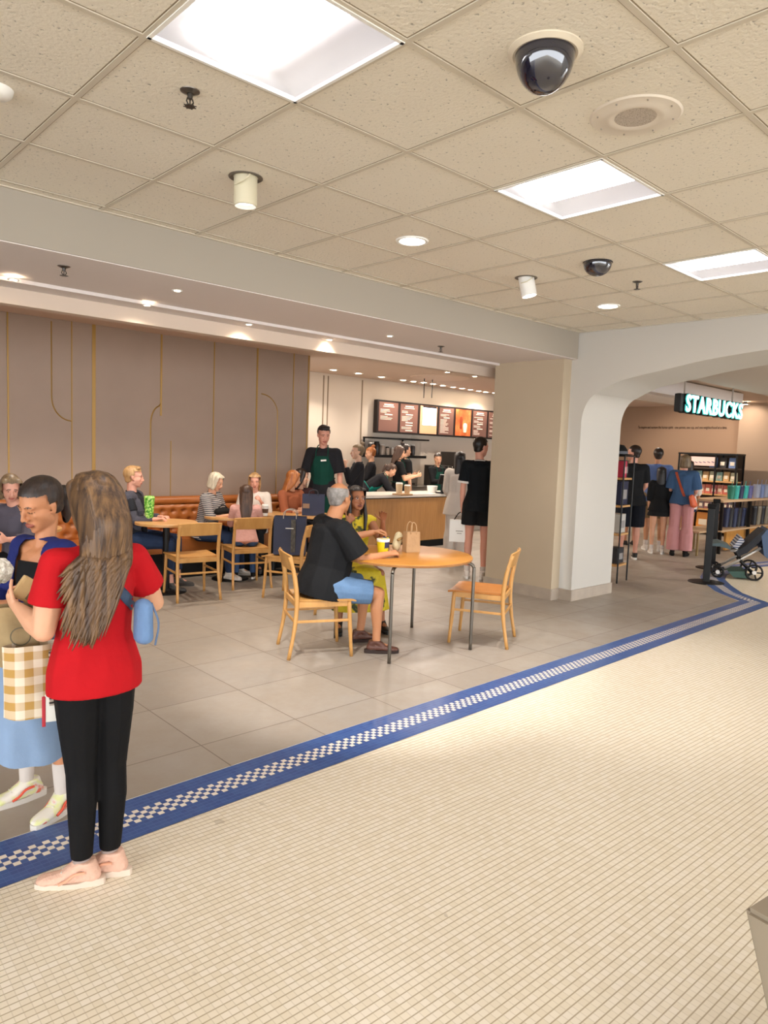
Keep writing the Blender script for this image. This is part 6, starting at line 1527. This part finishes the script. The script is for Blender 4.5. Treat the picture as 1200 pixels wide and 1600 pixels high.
TC_ = {'#1f6f5f': 'green', '#2f9f98': 'teal', '#232a4c': 'navy', '#5a5a8c': 'violet', '#8f95a8': 'silver', '#6f7fa8': 'blue grey', '#17191f': 'black', '#1c2748': 'dark blue', '#78705f': 'patterned'}
TY = 3.55
A0 = ony(1128, 782, 5.4); 
lt = thing('display_table', 'black framed merchandise table with oak panels at the right edge', 'display table', (0, 0, 0))
yT = 4.95; xa, xb = ony(1126, 780, yT).x, ony(1215, 780, yT).x; zt1 = ony(1170, 781, yT).z; zt2 = ony(1170, 824, yT).z
bm = NB(); box(bm, ((xa + xb) / 2, yT + .25, zt1), (xb - xa, .6, .035)); obj('upper_board', bm, mat('board_tan', '#b89a78', .5), lt)
bm = NB(); box(bm, ((xa + xb) / 2, yT + .25, zt2), (xb - xa, .6, .03)); obj('lower_board', bm, mat('board_tan', '#b89a78', .5), lt)
bm = NB(); box(bm, ((xa + xb) / 2 + .2, yT + .05, zt2 / 2), (xb - xa - .5, .04, zt2 - .06)); obj('oak_front_panel', bm, oak('oak_bright', '#b98038', '#c9924a', (3, 3, .4)), lt)
for x in (xa + .03, (xa + xb) / 2 - .1, xb - .03):
    bm = NB(); box(bm, (x, yT - .02, zt1 / 2), (.05, .05, zt1)); obj('leg', bm, BLACK, lt)
tumblers(yT + .1, 1140, 1175, 757, 780, 5, ['#1f6f5f', '#2f9f98', '#232a4c', '#2f9f98', '#5a5a8c'], 'on the upper board, left group')
tumblers(yT + .1, 1180, 1206, 755, 780, 4, ['#8f95a8', '#6f7fa8'], 'on the upper board, right group')
tumblers(yT + .1, 1132, 1170, 791, 823, 6, ['#1c2748', '#17191f'], 'on the lower board of the right table')
tumblers(yT + .1, 1176, 1206, 788, 822, 5, ['#17191f', '#78705f'], 'patterned row on the lower board')
# low side table with cream box between the post and stroller
lt2 = thing('side_table', 'low tan topped side table with thin legs behind the queue posts', 'table', (0, 0, 0)); yS = 5.05
xa2, xb2 = ony(1088, 830, yS).x, ony(1124, 830, yS).x; zs = ony(1110, 829, yS).z
bm = NB(); box(bm, ((xa2 + xb2) / 2, yS + .2, zs), (xb2 - xa2, .5, .03)); obj('tabletop', bm, mat('board_tan', '#b89a78', .5), lt2)
for x in (xa2 + .03, xb2 - .03):
    for yy in (yS - .02, yS + .42):
        bm = NB(); box(bm, (x, yy, zs / 2), (.03, .03, zs)); obj('leg', bm, mat('leg_brass', '#8e7a52', .5), lt2)
# stroller
a = onz(1120, 903, 0); b_ = onz(1178, 908, 0); U = (b_ - a).normalized(); N = Vector((-U.y, U.x, 0)); N = N if N.dot(Vector((a.x, a.y, 0))) > 0 else -N
def SP(px, py):     # point on the stroller's side plane
    d = ray(px, py); o0 = Vector((0, 0, CAM_H)); tt = (a - o0).dot(N) / d.dot(N); return o0 + d * tt
st = thing('stroller', 'folded-frame baby stroller with silver tubes and black wheels at the right edge', 'stroller', (0, 0, 0)); SW_ = .50
SILV = mat('silver_tube', '#c4c0ba', .3, metal=.5)
for (px, py, r) in ((1121, 897, .085), (1178, 900, .115)):
    for k_ in (0, 1):
        c_ = SP(px, py) + N * SW_ * k_; c_.z = r
        bm = NB(); R = []; 
        tube(bm, [c_ + U * math.cos(q) * (r - .014) + Vector((0, 0, 1)) * math.sin(q) * (r - .014) for q in np.linspace(0, 2 * PI, 25)[:-1]], .014, 8, closed=True)
        wl = obj('wheel', bm, BLACK, st, smooth=True)
        bm = NB()
        for q in (0, 1, 2, 3, 4): tube(bm, [c_, c_ + U * math.cos(q * 1.257) * (r - .015) + Vector((0, 0, 1)) * math.sin(q * 1.257) * (r - .015)], .010, 6)
        obj('spokes', bm, BLACK, wl); bm = NB(); cyl(bm, c_ - N * .02, c_ + N * .02, .028, .028, 14); obj('hub', bm, SILV, wl)
for k_ in (0, 1):
    o_ = N * (.06 + (SW_ - .12) * k_)
    bm = NB(); tube(bm, [SP(1132, 889) + o_, SP(1190, 857) + o_], .020, 8); obj('frame_tube', bm, SILV, st, smooth=True)
    bm = NB(); tube(bm, [SP(1120, 893) + o_, SP(1132, 889) + o_], .024, 8); obj('fork', bm, BLACK, st, smooth=True)
    bm = NB(); tube(bm, [SP(1178, 898) + o_, SP(1160, 880) + o_, SP(1152, 862) + o_], .020, 8); obj('rear_strut', bm, BLACK, st, smooth=True)
    bm = NB(); tube(bm, [SP(1190, 857) + o_, SP(1204, 848) + o_, SP(1222, 822) + o_], .016, 8); obj('handle_tube', bm, BLACK, st, smooth=True)
    bm = NB(); tube(bm, [SP(1142, 861) + o_, SP(1168, 861) + o_], .022, 8); obj('seat_bracket', bm, SILV, st, smooth=True)
bm = NB(); 
extr(bm, [SP(1138, 893), SP(1146, 902), SP(1172, 904), SP(1166, 893)], N * SW_); obj('basket', bm, mat('basket_teal', '#3d5a52', .8), st)
bm = NB(); extr(bm, [SP(1150, 862), SP(1166, 852), SP(1182, 838), SP(1194, 828), SP(1198, 834), SP(1186, 848), SP(1168, 864), SP(1154, 870)], N * SW_); obj('seat', bm, mat('seat_dark', '#22252c', .8), st)
bm = NB(); extr(bm, [SP(1110, 850), SP(1126, 848), SP(1142, 854), SP(1141, 859), SP(1126, 854), SP(1110, 853)], N * SW_); obj('footrest', bm, mat('foot_teal', '#4a5c60', .6), st)
bm = NB(); extr(bm, [SP(1145, 855), SP(1158, 838), SP(1164, 845), SP(1152, 858)], N * (SW_ - .1)); obj('striped_blanket', bm, stripes('blanket', '#4c5672', '#c4c4c8', 30, 2, .5, .1), st)
bm = NB(); extr(bm, [SP(1190, 838), SP(1200, 826), SP(1212, 838), SP(1206, 878), SP(1194, 868)], N * SW_); obj('canopy', bm, mat('canopy_blue', '#4f617e', .85), st)
bm = NB(); tube(bm, [SP(1121, 894) + N * .02, SP(1121, 894) + N * (SW_ - .02)], .014, 8); obj('front_axle', bm, BLACK, st); bm = NB(); tube(bm, [SP(1178, 897) + N * .02, SP(1178, 897) + N * (SW_ - .02)], .014, 8); obj('rear_axle', bm, BLACK, st)
# taupe planter / bin in the near lower right corner
P0 = onz(1160, 1416, .52); P1 = onz(1262, 1352, .52); Q0 = onz(1300, 1828, 0.0)
t = thing('waste_bin', 'plain taupe box-like object cut off by the lower right corner', 'bin', (P0.x, P0.y, 0)); d1 = (P1 - P0); d1.z = 0; d1.normalize(); d2 = Vector((d1.y, -d1.x, 0)); d2 = d2 if d2.dot(Vector((Q0.x - P0.x, Q0.y - P0.y, 0))) > 0 else -d2
q = Vector((Q0.x - P0.x, Q0.y - P0.y, 0)); ins1 = max(.02, q.dot(d1)); ins2 = max(.02, q.dot(d2)); Lx = .42; Ly = .34
bm = NB(); topv = [d2 * 0 + d1 * 0, d1 * Lx, d1 * Lx + d2 * Ly, d2 * Ly]; i1 = min(ins1, .16); i2 = min(ins2, .14)
botv = [d1 * i1 + d2 * i2, d1 * (Lx - .03) + d2 * i2, d1 * (Lx - .03) + d2 * (Ly - .02), d1 * i1 + d2 * (Ly - .02)]
A = [bm.verts.new(v_ + Vector((0, 0, .52))) for v_ in topv]; B = [bm.verts.new(v_) for v_ in botv]
for i in range(4): bm.faces.new((A[i], A[(i + 1) % 4], B[(i + 1) % 4], B[i]))
bm.faces.new(B); bm.faces.new(A[::-1])
bmesh.ops.bevel(bm, geom=bm.edges[:], offset=.012, segments=2, affect='EDGES')
obj('tapered_body', bm, mat('taupe_plastic', '#8f8371', .6), t, smooth='auto')
bpy.data.scenes.remove(SCR)
